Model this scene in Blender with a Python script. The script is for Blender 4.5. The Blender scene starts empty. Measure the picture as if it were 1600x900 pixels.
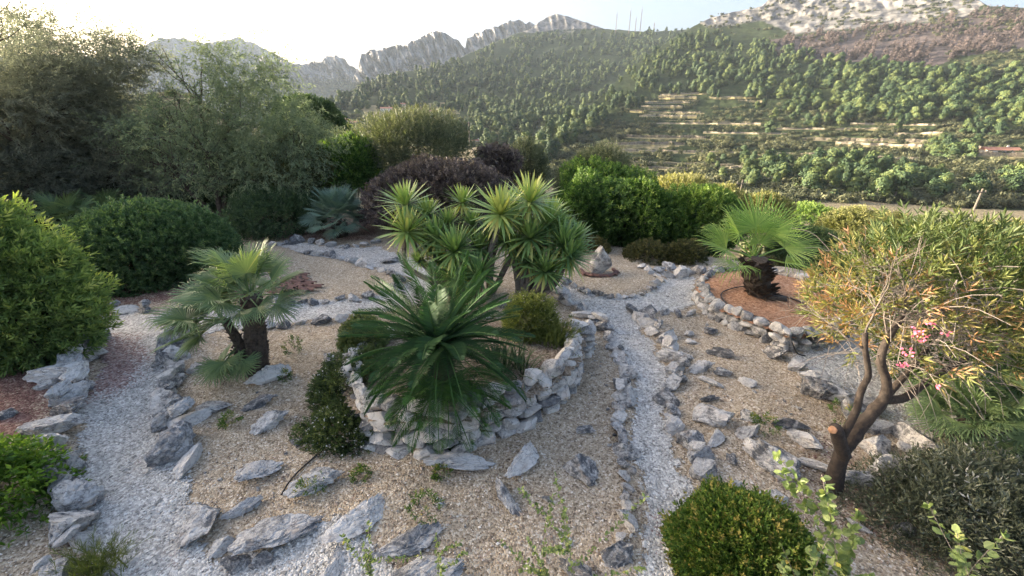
import bpy, math, random
import numpy as np
from mathutils import Vector, Matrix, noise as mnoise

R = math.radians
SC = bpy.context.scene
COL = SC.collection
rng = np.random.default_rng(11)
random.seed(5)

# ------------------------------------------------------------------ camera
H, PITCH, FPX = 4.5, R(22.5), 640.0
CP, SP = math.cos(PITCH), math.sin(PITCH)
cam_d = bpy.data.cameras.new('camera')
cam_d.sensor_width = 36.0
cam_d.lens = 36.0 * FPX / 1600.0
cam_d.clip_start, cam_d.clip_end = 0.05, 30000.0
cam = bpy.data.objects.new('camera', cam_d)
COL.objects.link(cam)
cam.location = (0, 0, H)
cam.rotation_euler = (math.pi / 2 - PITCH, 0, 0)
SC.camera = cam

# ------------------------------------------------------------------ light
SUN_AZ, SUN_EL = R(-70), R(8.5)          # azimuth from +Y towards +X
world = bpy.data.worlds.new('World')
SC.world = world
world.use_nodes = True
wn, wl = world.node_tree.nodes, world.node_tree.links
wn.clear()
sky = wn.new('ShaderNodeTexSky')
sky.sky_type = 'NISHITA'
sky.sun_disc = False
sky.sun_elevation = SUN_EL
sky.sun_rotation = SUN_AZ % (2 * math.pi)
sky.air_density, sky.dust_density, sky.ozone_density = 0.6, 10.0, 0.9
bg = wn.new('ShaderNodeBackground')
bg.inputs['Strength'].default_value = 0.15
wo = wn.new('ShaderNodeOutputWorld')
wl.new(sky.outputs['Color'], bg.inputs['Color'])
wl.new(bg.outputs['Background'], wo.inputs['Surface'])
sun_d = bpy.data.lights.new('sun', 'SUN')
sun_d.energy, sun_d.angle, sun_d.color = 3.6, R(0.6), (1.0, 0.87, 0.68)
sun = bpy.data.objects.new('sun', sun_d)
COL.objects.link(sun)
sdir = Vector((math.sin(SUN_AZ) * math.cos(SUN_EL), math.cos(SUN_AZ) * math.cos(SUN_EL), math.sin(SUN_EL)))
sun.rotation_euler = (-sdir).to_track_quat('-Z', 'Y').to_euler()
sun.location = sdir * 60
SC.view_settings.view_transform = 'Standard'
SC.view_settings.look = 'None'
SC.view_settings.exposure = 2.78
SC.view_settings.gamma = 1.0
SC.render.engine = 'CYCLES'
cy = SC.cycles
cy.use_denoising = True
cy.max_bounces, cy.diffuse_bounces, cy.glossy_bounces = 6, 3, 2
cy.transmission_bounces, cy.volume_bounces, cy.transparent_max_bounces = 4, 1, 8
cy.sample_clamp_indirect = 6.0
cy.caustics_reflective = cy.caustics_refractive = False

# ------------------------------------------------------------------ pixel <-> world helpers (pixels of the 1600x900 photograph)
def ray(px, py):
    xc, yc = (px - 800) / FPX, (450 - py) / FPX
    return np.array([xc, CP + yc * SP, yc * CP - SP])
def G(px, py, z=0.0):
    d = ray(px, py); t = (z - H) / d[2]
    return np.array([0, 0, H]) + d * t
def PY(px, py, y):
    d = ray(px, py); t = y / d[1]
    return np.array([0, 0, H]) + d * t
def azel(px, py):
    d = ray(px, py)
    return math.atan2(d[0], d[1]), d[2] / math.hypot(d[0], d[1])
def pxof(P):
    P = np.atleast_2d(P)
    X, Y, Z = P[:, 0], P[:, 1], P[:, 2] - H
    dz = Y * CP - Z * SP
    dy = Y * SP + Z * CP
    return 800 + FPX * X / dz, 450 - FPX * dy / dz

# ------------------------------------------------------------------ object helpers
def tag(o, label=None, cat=None, group=None, kind=None):
    if label: o['label'] = label
    if cat: o['category'] = cat
    if group: o['group'] = group
    if kind or cat: o['kind'] = kind or 'thing'
    return o
def mkmesh(name, V, Fs, mat=None, tint=None, smooth=False, attrs=None):
    V = np.asarray(V, dtype=np.float32)
    if not isinstance(Fs, list): Fs = [Fs]
    Fs = [np.asarray(f, dtype=np.int32) for f in Fs if len(f)]
    me = bpy.data.meshes.new(name)
    me.vertices.add(len(V)); me.vertices.foreach_set('co', V.ravel())
    nl = sum(f.size for f in Fs); nf = sum(len(f) for f in Fs)
    me.loops.add(nl); me.polygons.add(nf)
    me.loops.foreach_set('vertex_index', np.concatenate([f.ravel() for f in Fs]))
    tot = np.concatenate([np.full(len(f), f.shape[1], np.int32) for f in Fs])
    st = np.concatenate([[0], np.cumsum(tot)[:-1]]).astype(np.int32)
    me.polygons.foreach_set('loop_start', st)
    me.polygons.foreach_set('loop_total', tot)
    me.polygons.foreach_set('use_smooth', np.full(nf, smooth, bool))
    if tint is not None:
        a = me.attributes.new('tint', 'FLOAT', 'POINT'); a.data.foreach_set('value', np.asarray(tint, np.float32))
    for k, v in (attrs or {}).items():
        a = me.attributes.new(k, 'FLOAT', 'POINT'); a.data.foreach_set('value', np.asarray(v, np.float32))
    if mat: me.materials.append(mat)
    me.update(); me.validate()
    return me
def obj(name, me, parent=None, loc=None):
    o = bpy.data.objects.new(name, me); COL.objects.link(o)
    if loc is not None: o.location = loc
    if parent: o.parent = parent
    return o
def thing(name, loc, label, cat, group=None):
    o = bpy.data.objects.new(name, None); COL.objects.link(o)
    o.location = [float(v) for v in loc]; o.empty_display_size = 0.2
    return tag(o, label, cat, group)
def part(name, geo, mat, parent, smooth=False):
    V, Fs, T = geo
    me = mkmesh(name, np.asarray(V) - np.array(parent.location), Fs, mat, T, smooth)
    return obj(name, me, parent)
def merge(geos):
    Vs, Ts, by, n = [], [], {}, 0
    for V, Fs, T in geos:
        if not isinstance(Fs, list): Fs = [Fs]
        for f in Fs:
            f = np.asarray(f)
            if len(f): by.setdefault(f.shape[1], []).append(f + n)
        Vs.append(np.asarray(V)); Ts.append(np.full(len(V), .5) if T is None else np.asarray(T) * np.ones(len(V))); n += len(V)
    return np.concatenate(Vs), [np.concatenate(v) for v in by.values()], np.concatenate(Ts)
def unit(a):
    return a / np.maximum(np.linalg.norm(a, axis=-1, keepdims=True), 1e-9)
def rvec(n):
    return unit(rng.normal(size=(n, 3)))
def curve(pts, n):
    """Catmull-Rom through pts, n samples"""
    P = np.asarray(pts, float)
    if len(P) == 2:
        t = np.linspace(0, 1, n)[:, None]; return P[0] * (1 - t) + P[1] * t
    Q = np.vstack([2 * P[0] - P[1], P, 2 * P[-1] - P[-2]])
    u = np.linspace(0, len(P) - 1 - 1e-6, n); i = u.astype(int); f = (u - i)[:, None]
    a, b, c, d = Q[i], Q[i + 1], Q[i + 2], Q[i + 3]
    return .5 * (2 * b + (c - a) * f + (2 * a - 5 * b + 4 * c - d) * f ** 2 + (3 * b - a - 3 * c + d) * f ** 3)
def tube(pts, rad, sides=6, tint=.5, rough=0.0):
    P = np.asarray(pts, float); n = len(P)
    rad = np.ones(n) * rad
    T = unit(np.gradient(P, axis=0))
    ref = np.array([0.13, 0.21, 1.0]) if abs(T[:, 2]).mean() < .8 else np.array([1.0, .1, .1])
    A = unit(np.cross(T, ref)); B = np.cross(T, A)
    th = np.linspace(0, 2 * math.pi, sides, endpoint=False)
    rr = rad[:, None] * (1 + rough * rng.normal(size=(n, sides)))
    V = P[:, None, :] + rr[..., None] * (A[:, None, :] * np.cos(th)[None, :, None] + B[:, None, :] * np.sin(th)[None, :, None])
    V = V.reshape(-1, 3)
    i, j = np.meshgrid(np.arange(n - 1), np.arange(sides), indexing='ij')
    a = i * sides + j; b = i * sides + (j + 1) % sides
    Fq = np.stack([a, b, b + sides, a + sides], -1).reshape(-1, 4)
    V = np.vstack([V, P[-1] + T[-1] * rad[-1] * .5]); e = len(V) - 1
    k = np.arange(sides); cap = np.stack([(n - 1) * sides + k, (n - 1) * sides + (k + 1) % sides, np.full(sides, e)], -1)
    return V, [Fq, cap], np.full(len(V), tint)
def leaves(P, D, L, W, tint, S=None, bend=0.0):
    """diamond leaves: base P, direction D, length L, width W"""
    n = len(P); D = unit(D)
    L = (np.ones(n) * L)[:, None]; W = (np.ones(n) * W)[:, None]
    if S is None: S = rvec(n)
    S = unit(np.cross(D, S)); N = np.cross(D, S)
    m = P + D * L * .5
    V = np.stack([P, m + S * W * .5 + N * bend * W, P + D * L - N * bend * L * .6, m - S * W * .5 + N * bend * W], 1).reshape(-1, 3)
    Fq = np.arange(4 * n).reshape(n, 4)
    return V, [Fq], np.repeat(np.ones(n) * tint, 4)
def sprigs(P, A, k, ln, L, W, spread=1.0, tint=.5, tv=.2, tipgain=.25, droop=0.0):
    """shoots at P along A, each with k leaves around it"""
    n = len(P); A = unit(A)
    ref = rvec(n); X = unit(np.cross(A, ref)); Y = np.cross(A, X)
    t = (np.arange(k) + .5) / k
    th = np.arange(k) * 2.4 + rng.uniform(0, 6.28, (n, 1))
    rad = X[:, None] * np.cos(th)[..., None] + Y[:, None] * np.sin(th)[..., None]
    sp = spread * (1.15 - .75 * t)[None, :, None] * rng.uniform(.8, 1.2, (n, k, 1))
    D = A[:, None] * np.cos(sp) + rad * np.sin(sp)
    D[..., 2] -= droop
    pos = P[:, None] + A[:, None] * (ln * t)[None, :, None] + rng.normal(size=(n, k, 3)) * ln * .05
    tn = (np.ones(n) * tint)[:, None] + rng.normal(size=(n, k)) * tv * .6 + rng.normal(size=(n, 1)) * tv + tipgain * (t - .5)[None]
    Sd = np.repeat(A, k, 0) + .4 * rvec(n * k)
    return leaves(pos.reshape(-1, 3), D.reshape(-1, 3), L * rng.uniform(.65, 1.2, n * k), W * rng.uniform(.8, 1.2, n * k),
                  np.clip(tn.reshape(-1), 0, 1), S=np.cross(D.reshape(-1, 3), Sd), bend=.12)
class Lump:
    """uneven radius on the sphere of directions"""
    def __init__(s, k=22, amp=.22, conc=14):
        s.d, s.a, s.c = rvec(k), rng.uniform(-.6, 1, k) * amp, conc
    def __call__(s, D):
        return 1 + (np.exp(s.c * (D @ s.d.T - 1)) * s.a).sum(1)
def shell(c, r, n, lump, zmin=-.75, thick=.25, flat=0.0):
    D = rvec(int(n * 1.6)); D = D[D[:, 2] > zmin][:n]
    rad = lump(D) * (1 - thick * rng.uniform(0, 1, len(D)) ** 2)
    r = np.asarray(r, float)
    P = np.asarray(c) + D * rad[:, None] * r
    return P, unit(D / r), D
def shrub_geo(c, r, n, k=9, ln=.12, L=.08, W=.03, amp=.2, lumps=22, conc=14, zmin=-.8, thick=.35, tint=.45, tv=.16,
              up=.35, jit=.55, spread=1.0, droop=0.0, topgain=.12, tipgain=.25, core=True, stray=0):
    lp = Lump(lumps, amp, conc)
    P, N, D = shell(c, r, n, lp, zmin, thick)
    A = unit(N + np.array([0, 0, up]) + jit * rvec(len(P)))
    lv = lp(D)
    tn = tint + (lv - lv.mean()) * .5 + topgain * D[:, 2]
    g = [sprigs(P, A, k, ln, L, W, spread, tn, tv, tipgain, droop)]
    if stray:
        Ps, Ns, Ds = shell(c, np.asarray(r) * rng.uniform(1.0, 1.12, (1, 3)), stray, lp, max(zmin, -.2), .05)
        g.append(sprigs(Ps, unit(Ns + np.array([0, 0, .6]) + .5 * rvec(len(Ps))), 12, ln * 1.7, L * 1.1, W, .9, tint + .22, tv, .3, 0))
    if core:   # inner darkness: many inner leaves, with shade also put into their darker tint
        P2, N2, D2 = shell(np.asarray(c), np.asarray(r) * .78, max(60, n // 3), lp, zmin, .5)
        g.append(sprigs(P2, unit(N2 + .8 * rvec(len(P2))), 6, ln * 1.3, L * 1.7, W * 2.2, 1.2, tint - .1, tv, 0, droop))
    return merge(g)

# ------------------------------------------------------------------ materials
def newmat(name):
    m = bpy.data.materials.new(name); m.use_nodes = True
    m.node_tree.nodes.clear()
    return m, m.node_tree.nodes, m.node_tree.links
def ramp(n, stops, interp='LINEAR'):
    r = n.new('ShaderNodeValToRGB'); r.color_ramp.interpolation = interp
    e = r.color_ramp.elements
    while len(e) > 1: e.remove(e[0])
    e[0].position, e[0].color = stops[0][0], (*stops[0][1], 1)
    for p, c in stops[1:]:
        x = e.new(p); x.color = (*c, 1)
    return r
def noise(n, l, vec, scale, detail=4, rough=.55, dist=0.0):
    t = n.new('ShaderNodeTexNoise'); t.inputs['Scale'].default_value = scale
    t.inputs['Detail'].default_value = detail; t.inputs['Roughness'].default_value = rough
    t.inputs['Distortion'].default_value = dist
    if vec is not None: l.new(vec, t.inputs['Vector'])
    return t.outputs['Fac']
def math_(n, l, op, a, b=None, clamp=False):
    m = n.new('ShaderNodeMath'); m.operation = op; m.use_clamp = clamp
    for i, v in enumerate((a, b)):
        if v is None: continue
        if isinstance(v, (int, float)): m.inputs[i].default_value = v
        else: l.new(v, m.inputs[i])
    return m.outputs[0]
def mix(n, l, fac, a, b, mode='MIX'):
    m = n.new('ShaderNodeMix'); m.data_type = 'RGBA'; m.blend_type = mode
    for s, v in ((m.inputs[0], fac), (m.inputs[6], a), (m.inputs[7], b)):
        if isinstance(v, (int, float)): s.default_value = v
        elif isinstance(v, tuple): s.default_value = (*v, 1)
        else: l.new(v, s)
    return m.outputs[2]
def leaf_mat(name, stops, transl=.3, rough=.5, rand=0.0, spec=.35, tcol=(1.15, 1.2, .55)):
    m, n, l = newmat(name)
    a = n.new('ShaderNodeAttribute'); a.attribute_name = 'tint'
    fac = a.outputs['Fac']
    if rand:
        oi = n.new('ShaderNodeObjectInfo')
        fac = math_(n, l, 'ADD', fac, math_(n, l, 'MULTIPLY', math_(n, l, 'SUBTRACT', oi.outputs['Random'], .5), rand), True)
    r = ramp(n, stops); l.new(fac, r.inputs[0])
    p = n.new('ShaderNodeBsdfPrincipled'); p.inputs['Roughness'].default_value = rough
    p.inputs['Specular IOR Level'].default_value = spec
    l.new(r.outputs[0], p.inputs['Base Color'])
    t = n.new('ShaderNodeBsdfTranslucent')
    l.new(mix(n, l, 1.0, r.outputs[0], tcol, 'MULTIPLY'), t.inputs['Color'])
    s = n.new('ShaderNodeMixShader'); s.inputs[0].default_value = transl
    l.new(p.outputs[0], s.inputs[1]); l.new(t.outputs[0], s.inputs[2])
    o = n.new('ShaderNodeOutputMaterial'); l.new(s.outputs[0], o.inputs['Surface'])
    return m
def bark_mat(name, c1, c2, scale=14):
    m, n, l = newmat(name)
    tc = n.new('ShaderNodeTexCoord')
    f = noise(n, l, tc.outputs['Object'], scale, 6, .65, .6)
    r = ramp(n, [(.3, c1), (.7, c2)]); l.new(f, r.inputs[0])
    p = n.new('ShaderNodeBsdfPrincipled'); p.inputs['Roughness'].default_value = .9
    l.new(r.outputs[0], p.inputs['Base Color'])
    b = n.new('ShaderNodeBump'); b.inputs['Strength'].default_value = .8; b.inputs['Distance'].default_value = .02
    l.new(f, b.inputs['Height']); l.new(b.outputs[0], p.inputs['Normal'])
    o = n.new('ShaderNodeOutputMaterial'); l.new(p.outputs[0], o.inputs['Surface'])
    return m
def rock_mat(name, light=(.66, .63, .595), dark=(.11, .112, .118), warm=(.50, .40, .32), bias=0.02, scale=3.0):
    m, n, l = newmat(name)
    tc = n.new('ShaderNodeTexCoord'); oi = n.new('ShaderNodeObjectInfo')
    at = n.new('ShaderNodeAttribute'); at.attribute_name = 'tint'
    va = n.new('ShaderNodeVectorMath'); va.operation = 'ADD'
    cx = n.new('ShaderNodeCombineXYZ')
    l.new(math_(n, l, 'MULTIPLY', oi.outputs['Random'], 37.0), cx.inputs[0])
    l.new(math_(n, l, 'MULTIPLY', at.outputs['Fac'], 13.0), cx.inputs[1])
    l.new(tc.outputs['Object'], va.inputs[0]); l.new(cx.outputs[0], va.inputs[1])
    v = va.outputs[0]
    big = noise(n, l, v, scale * .55, 5, .6, .8)
    mid = noise(n, l, v, scale * 2.2, 6, .65, .4)
    fine = noise(n, l, v, scale * 11, 4, .6)
    rv = math_(n, l, 'FRACT', math_(n, l, 'ADD', math_(n, l, 'MULTIPLY', oi.outputs['Random'], 7.31), math_(n, l, 'MULTIPLY', at.outputs['Fac'], 5.7)))
    f = math_(n, l, 'ADD', math_(n, l, 'MULTIPLY', big, .75), math_(n, l, 'MULTIPLY', mid, .5))
    f = math_(n, l, 'ADD', f, math_(n, l, 'MULTIPLY', math_(n, l, 'SUBTRACT', rv, .5), .28))
    f = math_(n, l, 'ADD', f, math_(n, l, 'MULTIPLY', math_(n, l, 'SUBTRACT', fine, .5), .32))
    f = math_(n, l, 'ADD', f, bias)
    mdl = tuple((a * .45 + b * .55) for a, b in zip(light, dark))
    r = ramp(n, [(.47, dark), (.57, tuple(x * .8 for x in mdl)), (.63, tuple(x * .75 for x in light)), (.76, light)]); l.new(f, r.inputs[0])
    wf = noise(n, l, v, scale * .8, 3, .5)
    wr = ramp(n, [(.58, (0, 0, 0)), (.72, (.45, .45, .45))]); l.new(wf, wr.inputs[0])
    c = mix(n, l, wr.outputs[0], r.outputs[0], warm)
    # dark lichen spots and thin cracks
    vo = n.new('ShaderNodeTexVoronoi'); vo.feature = 'DISTANCE_TO_EDGE'; vo.inputs['Scale'].default_value = scale * .9
    vd = n.new('ShaderNodeVectorMath'); vd.operation = 'ADD'; l.new(v, vd.inputs[0])
    cn = n.new('ShaderNodeTexNoise'); cn.inputs['Scale'].default_value = scale * 2; l.new(v, cn.inputs['Vector'])
    sc_ = n.new('ShaderNodeVectorMath'); sc_.operation = 'SCALE'; sc_.inputs['Scale'].default_value = .35
    l.new(cn.outputs['Color'], sc_.inputs[0]); l.new(sc_.outputs[0], vd.inputs[1]); l.new(vd.outputs[0], vo.inputs['Vector'])
    cr = ramp(n, [(.0, (.35, .35, .36)), (.035, (1, 1, 1))]); l.new(vo.outputs['Distance'], cr.inputs[0])
    c = mix(n, l, .8, c, cr.outputs[0], 'MULTIPLY')
    p = n.new('ShaderNodeBsdfPrincipled'); p.inputs['Roughness'].default_value = .88; p.inputs['Specular IOR Level'].default_value = .25
    l.new(c, p.inputs['Base Color'])
    b = n.new('ShaderNodeBump'); b.inputs['Strength'].default_value = .9; b.inputs['Distance'].default_value = .035
    h = math_(n, l, 'ADD', math_(n, l, 'MULTIPLY', mid, .7), math_(n, l, 'MULTIPLY', fine, .4))
    h = math_(n, l, 'ADD', h, math_(n, l, 'MULTIPLY', cr.outputs[0], .15))
    l.new(h, b.inputs['Height']); l.new(b.outputs[0], p.inputs['Normal'])
    o = n.new('ShaderNodeOutputMaterial'); l.new(p.outputs[0], o.inputs['Surface'])
    return m
def gravel_mat(name, stops, cell=42.0, patch=None, patch_mask=None, bump=.012, big=.25):
    """loose chippings: random coloured cells, relief between them, wide faint mottling, optional second colour in patches"""
    m, n, l = newmat(name)
    tc = n.new('ShaderNodeTexCoord'); v = tc.outputs['Object']
    vo = n.new('ShaderNodeTexVoronoi'); vo.inputs['Scale'].default_value = cell; l.new(v, vo.inputs['Vector'])
    vo2 = n.new('ShaderNodeTexVoronoi'); vo2.inputs['Scale'].default_value = cell * .45; l.new(v, vo2.inputs['Vector'])
    sp = n.new('ShaderNodeSeparateColor'); l.new(vo.outputs['Color'], sp.inputs[0])
    sp2 = n.new('ShaderNodeSeparateColor'); l.new(vo2.outputs['Color'], sp2.inputs[0])
    f = math_(n, l, 'ADD', math_(n, l, 'MULTIPLY', sp.outputs[0], .7), math_(n, l, 'MULTIPLY', sp2.outputs[1], .3))
    r = ramp(n, stops); l.new(f, r.inputs[0])
    c = r.outputs[0]
    w = noise(n, l, v, 1.1, 6, .65)
    wr = ramp(n, [(.25, (1 - big,) * 3), (.75, (1 + big * .5,) * 3)]); l.new(w, wr.inputs[0])
    c = mix(n, l, 1.0, c, wr.outputs[0], 'MULTIPLY')
    if patch:
        at = n.new('ShaderNodeAttribute'); at.attribute_name = patch_mask
        r2 = ramp(n, patch); l.new(f, r2.inputs[0])
        th = math_(n, l, 'MULTIPLY', math_(n, l, 'SUBTRACT', math_(n, l, 'ADD', math_(n, l, 'ADD', at.outputs['Fac'],
             math_(n, l, 'MULTIPLY', math_(n, l, 'SUBTRACT', noise(n, l, v, 2.2, 6, .7), .5), 1.1)),
             math_(n, l, 'MULTIPLY', math_(n, l, 'SUBTRACT', sp.outputs[2], .5), .7)), .5), 3.0, True)
        c = mix(n, l, th, c, r2.outputs[0])
    p = n.new('ShaderNodeBsdfPrincipled'); p.inputs['Roughness'].default_value = .95; p.inputs['Specular IOR Level'].default_value = .15
    l.new(c, p.inputs['Base Color'])
    b = n.new('ShaderNodeBump'); b.inputs['Strength'].default_value = 1.0; b.inputs['Distance'].default_value = bump
    l.new(math_(n, l, 'SUBTRACT', 1.0, vo.outputs['Distance']), b.inputs['Height']); l.new(b.outputs[0], p.inputs['Normal'])
    o = n.new('ShaderNodeOutputMaterial'); l.new(p.outputs[0], o.inputs['Surface'])
    return m
def plain_mat(name, c, rough=.7, var=.15, scale=6):
    m, n, l = newmat(name)
    tc = n.new('ShaderNodeTexCoord')
    f = noise(n, l, tc.outputs['Object'], scale, 5)
    r = ramp(n, [(.3, tuple(x * (1 - var) for x in c)), (.7, tuple(x * (1 + var) for x in c))]); l.new(f, r.inputs[0])
    p = n.new('ShaderNodeBsdfPrincipled'); p.inputs['Roughness'].default_value = rough
    l.new(r.outputs[0], p.inputs['Base Color'])
    o = n.new('ShaderNodeOutputMaterial'); l.new(p.outputs[0], o.inputs['Surface'])
    return m

M = {}
M['rock'] = rock_mat('limestone')
M['rock_dark'] = rock_mat('bluish_limestone', light=(.54, .525, .51), dark=(.13, .135, .145), bias=.01)
M['wallrock'] = rock_mat('wall_limestone', light=(.58, .55, .51), dark=(.15, .15, .15), bias=.02, scale=4.0)
M['bark'] = bark_mat('brown_bark', (.035, .026, .02), (.14, .105, .08))
M['greybark'] = bark_mat('grey_bark', (.10, .083, .07), (.27, .235, .20))
M['darkbark'] = bark_mat('dark_bark', (.018, .013, .010), (.065, .047, .035), 18)
M['cutwood'] = plain_mat('cut_wood', (.34, .19, .11), .9, .3, 25)
M['oldbark'] = bark_mat('old_bark', (.06, .048, .04), (.19, .155, .125))
M['twig'] = plain_mat('grey_twig', (.26, .22, .19), .85)
M['palmtrunk'] = bark_mat('palm_fibre', (.02, .015, .012), (.10, .075, .055), 25)
M['yucca'] = leaf_mat('yucca_leaf', [(0, (.05, .095, .04)), (.35, (.12, .215, .08)), (.7, (.26, .38, .13)), (1, (.50, .50, .17))], .25, .4)
M['cycad'] = leaf_mat('cycad_leaf', [(0, (.02, .048, .022)), (.5, (.04, .09, .036)), (1, (.085, .19, .035))], .12, .6, 0, .18)
M['fan'] = leaf_mat('fan_palm_leaf', [(0, (.06, .10, .05)), (.4, (.13, .20, .095)), (.75, (.23, .31, .13)), (1, (.46, .42, .18))], .25, .45, .25)
M['bluefan'] = leaf_mat('blue_palm_leaf', [(0, (.07, .12, .095)), (.5, (.16, .24, .175)), (1, (.28, .37, .26))], .15, .5, .2)
M['washfan'] = leaf_mat('washington_palm_leaf', [(0, (.09, .17, .04)), (.4, (.18, .31, .07)), (.75, (.32, .43, .11)), (1, (.56, .48, .2))], .35, .42, .2)
M['lightshrub'] = leaf_mat('light_shrub_leaf', [(0, (.07, .115, .04)), (.35, (.17, .26, .08)), (.7, (.30, .39, .11)), (1, (.46, .50, .15))], .35)
M['dome'] = leaf_mat('dark_dome_leaf', [(0, (.035, .075, .032)), (.5, (.09, .155, .062)), (1, (.18, .26, .095))], .25)
M['casuarina'] = leaf_mat('feathery_leaf', [(0, (.12, .13, .10)), (.5, (.24, .255, .19)), (1, (.35, .35, .25))], .45, .7, tcol=(.95, 1.0, .85))  # leaf colour lightened to carry the hazy glare of the backlit crowns
M['pepper'] = leaf_mat('pepper_leaf', [(0, (.11, .145, .085)), (.5, (.23, .285, .165)), (1, (.40, .43, .22))], .45, .6, tcol=(.95, 1.0, .8))  # backlight glare is put into this pale leaf colour
M['purple'] = leaf_mat('purple_leaf', [(0, (.042, .034, .034)), (.5, (.118, .09, .086)), (1, (.24, .19, .17))], .2, .6)
M['olive'] = leaf_mat('olive_leaf', [(0, (.06, .075, .045)), (.5, (.13, .15, .085)), (1, (.27, .28, .17))], .2, .55)
M['sage'] = leaf_mat('sage_leaf', [(0, (.08, .09, .035)), (.5, (.18, .19, .07)), (1, (.36, .34, .14))], .3, .6)
M['green'] = leaf_mat('green_shrub_leaf', [(0, (.025, .055, .016)), (.45, (.07, .14, .032)), (.8, (.17, .27, .055)), (1, (.28, .37, .08))], .25)
M['deepgreen'] = leaf_mat('deep_green_leaf', [(0, (.035, .065, .03)), (.5, (.085, .135, .055)), (1, (.16, .21, .075))], .2)
M['box'] = leaf_mat('box_leaf', [(0, (.02, .05, .01)), (.45, (.065, .13, .024)), (.8, (.16, .23, .04)), (1, (.34, .28, .08))], .25)
M['oleander'] = leaf_mat('oleander_leaf', [(0, (.03, .06, .018)), (.4, (.09, .13, .045)), (.68, (.20, .225, .075)), (.88, (.36, .32, .12)), (1, (.42, .24, .13))], .3)
M['brownshrub'] = leaf_mat('brown_green_leaf', [(0, (.035, .04, .018)), (.5, (.085, .09, .03)), (1, (.17, .15, .05))], .2)
M['broad'] = leaf_mat('broad_leaf', [(0, (.04, .085, .012)), (.5, (.10, .19, .025)), (1, (.22, .34, .05))], .35, .4)
M['branch'] = leaf_mat('young_leaf', [(0, (.08, .12, .04)), (.5, (.20, .27, .10)), (.85, (.36, .42, .18)), (1, (.45, .40, .08))], .35, .5)
M['darkolive'] = leaf_mat('lentisc_leaf', [(0, (.045, .055, .035)), (.5, (.105, .12, .075)), (.9, (.20, .21, .14)), (1, (.5, .5, .46))], .15, .35)
M['flowershrub'] = leaf_mat('small_leaf', [(0, (.03, .05, .018)), (.5, (.09, .125, .04)), (.9, (.18, .21, .07)), (1, (.24, .25, .09))], .2)
M['rosemary'] = leaf_mat('broom_leaf', [(0, (.05, .07, .015)), (.5, (.14, .17, .04)), (1, (.28, .29, .09))], .3)
M['strap'] = leaf_mat('strap_leaf', [(0, (.025, .045, .02)), (.5, (.075, .11, .04)), (.85, (.16, .19, .06)), (1, (.48, .40, .16))], .2, .45)
M['white'] = plain_mat('white_petal', (.75, .72, .66), .7, .05)
M['pink'] = plain_mat('pink_petal', (.75, .16, .25), .6, .15)
M['dry'] = leaf_mat('dry_leaf', [(0, (.15, .10, .06)), (1, (.36, .27, .16))], .2, .8)

# ------------------------------------------------------------------ garden layout (traced on the ground plane)
def gp(pts, z=0.0): return [tuple(G(x, y, z)[:2]) for x, y in pts]
def inpoly(X, Y, poly):
    ins = np.zeros(X.shape, bool); n = len(poly)
    for i in range(n):
        x1, y1 = poly[i]; x2, y2 = poly[(i + 1) % n]
        if y1 == y2: continue
        c = ((y1 > Y) != (y2 > Y)) & (X < (x2 - x1) * (Y - y1) / (y2 - y1) + x1)
        ins ^= c
    return ins
PATHS = [
    # left path with its spread at the bottom
    [(150, 1000), (150, 880), (120, 800), (128, 740), (120, 690), (135, 640), (160, 580), (160, 530), (128, 512), (150, 488), (240, 486), (330, 490),
     (425, 482), (500, 474), (590, 466), (625, 452), (640, 440), (600, 424), (540, 408), (470, 396), (425, 386), (440, 378), (520, 386), (590, 386),
     (640, 405), (690, 425), (720, 455), (640, 485), (560, 497), (430, 512), (330, 520), (282, 540), (262, 600), (268, 650), (288, 700), (290, 760),
     (330, 860), (420, 862), (480, 815), (545, 815), (600, 850), (625, 910), (640, 1000)],
    # right path and the junction round the small bed
    [(985, 1000), (1000, 880), (1000, 800), (992, 730), (982, 650), (984, 590), (972, 545), (945, 508), (905, 488), (868, 462), (850, 440), (885, 440),
     (910, 458), (970, 470), (1015, 460), (1036, 440), (1030, 425), (1085, 430), (1086, 486), (1000, 490), (1000, 505), (1020, 540), (1042, 590),
     (1034, 640), (1050, 690), (1075, 740), (1075, 800), (1060, 900), (1050, 1000)],
    # right hand gravel below the red bed
    [(1225, 548), (1290, 538), (1340, 500), (1480, 520), (1640, 560), (1640, 640), (1500, 680), (1430, 730), (1395, 680), (1340, 640), (1290, 612), (1250, 580)],
]
PATHS_W = [gp(p) for p in PATHS]
KIDNEY = gp([(400, 476), (500, 468), (590, 460), (618, 448), (622, 438), (590, 424), (540, 410), (480, 398), (430, 402), (400, 430)])
PLANTER = gp([(548, 690), (580, 716), (625, 726), (685, 728), (745, 715), (800, 692), (850, 662), (892, 634), (914, 604), (913, 572)]) + \
    [(1.75, 7.4), (1.2, 8.4), (-.2, 8.7), (-1.7, 8.0), (-2.7, 6.8), (-2.95, 5.8)]
REDBED = gp([(1080, 466), (1095, 492), (1130, 515), (1185, 540), (1228, 556), (1290, 548), (1340, 515), (1330, 480), (1270, 455), (1200, 437), (1130, 434), (1092, 446)])
CS = 0.06
gx0, gx1, gy0, gy1 = -16.0, 13.0, 1.2, 22.0
xs = np.arange(gx0, gx1, CS); ys = np.arange(gy0, gy1, CS)
GXX, GYY = np.meshgrid(xs, ys)
def blur(a, k):
    c = np.ones(2 * k + 1) / (2 * k + 1)
    a = np.apply_along_axis(lambda r: np.convolve(np.pad(r, k, mode='edge'), c, 'valid'), 1, a)
    return np.apply_along_axis(lambda r: np.convolve(np.pad(r, k, mode='edge'), c, 'valid'), 0, a)
def rnoise(shape, k, seed):
    r = np.random.default_rng(seed).normal(size=shape)
    for _ in range(2): r = blur(r, k)
    return r / r.std()
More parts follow.
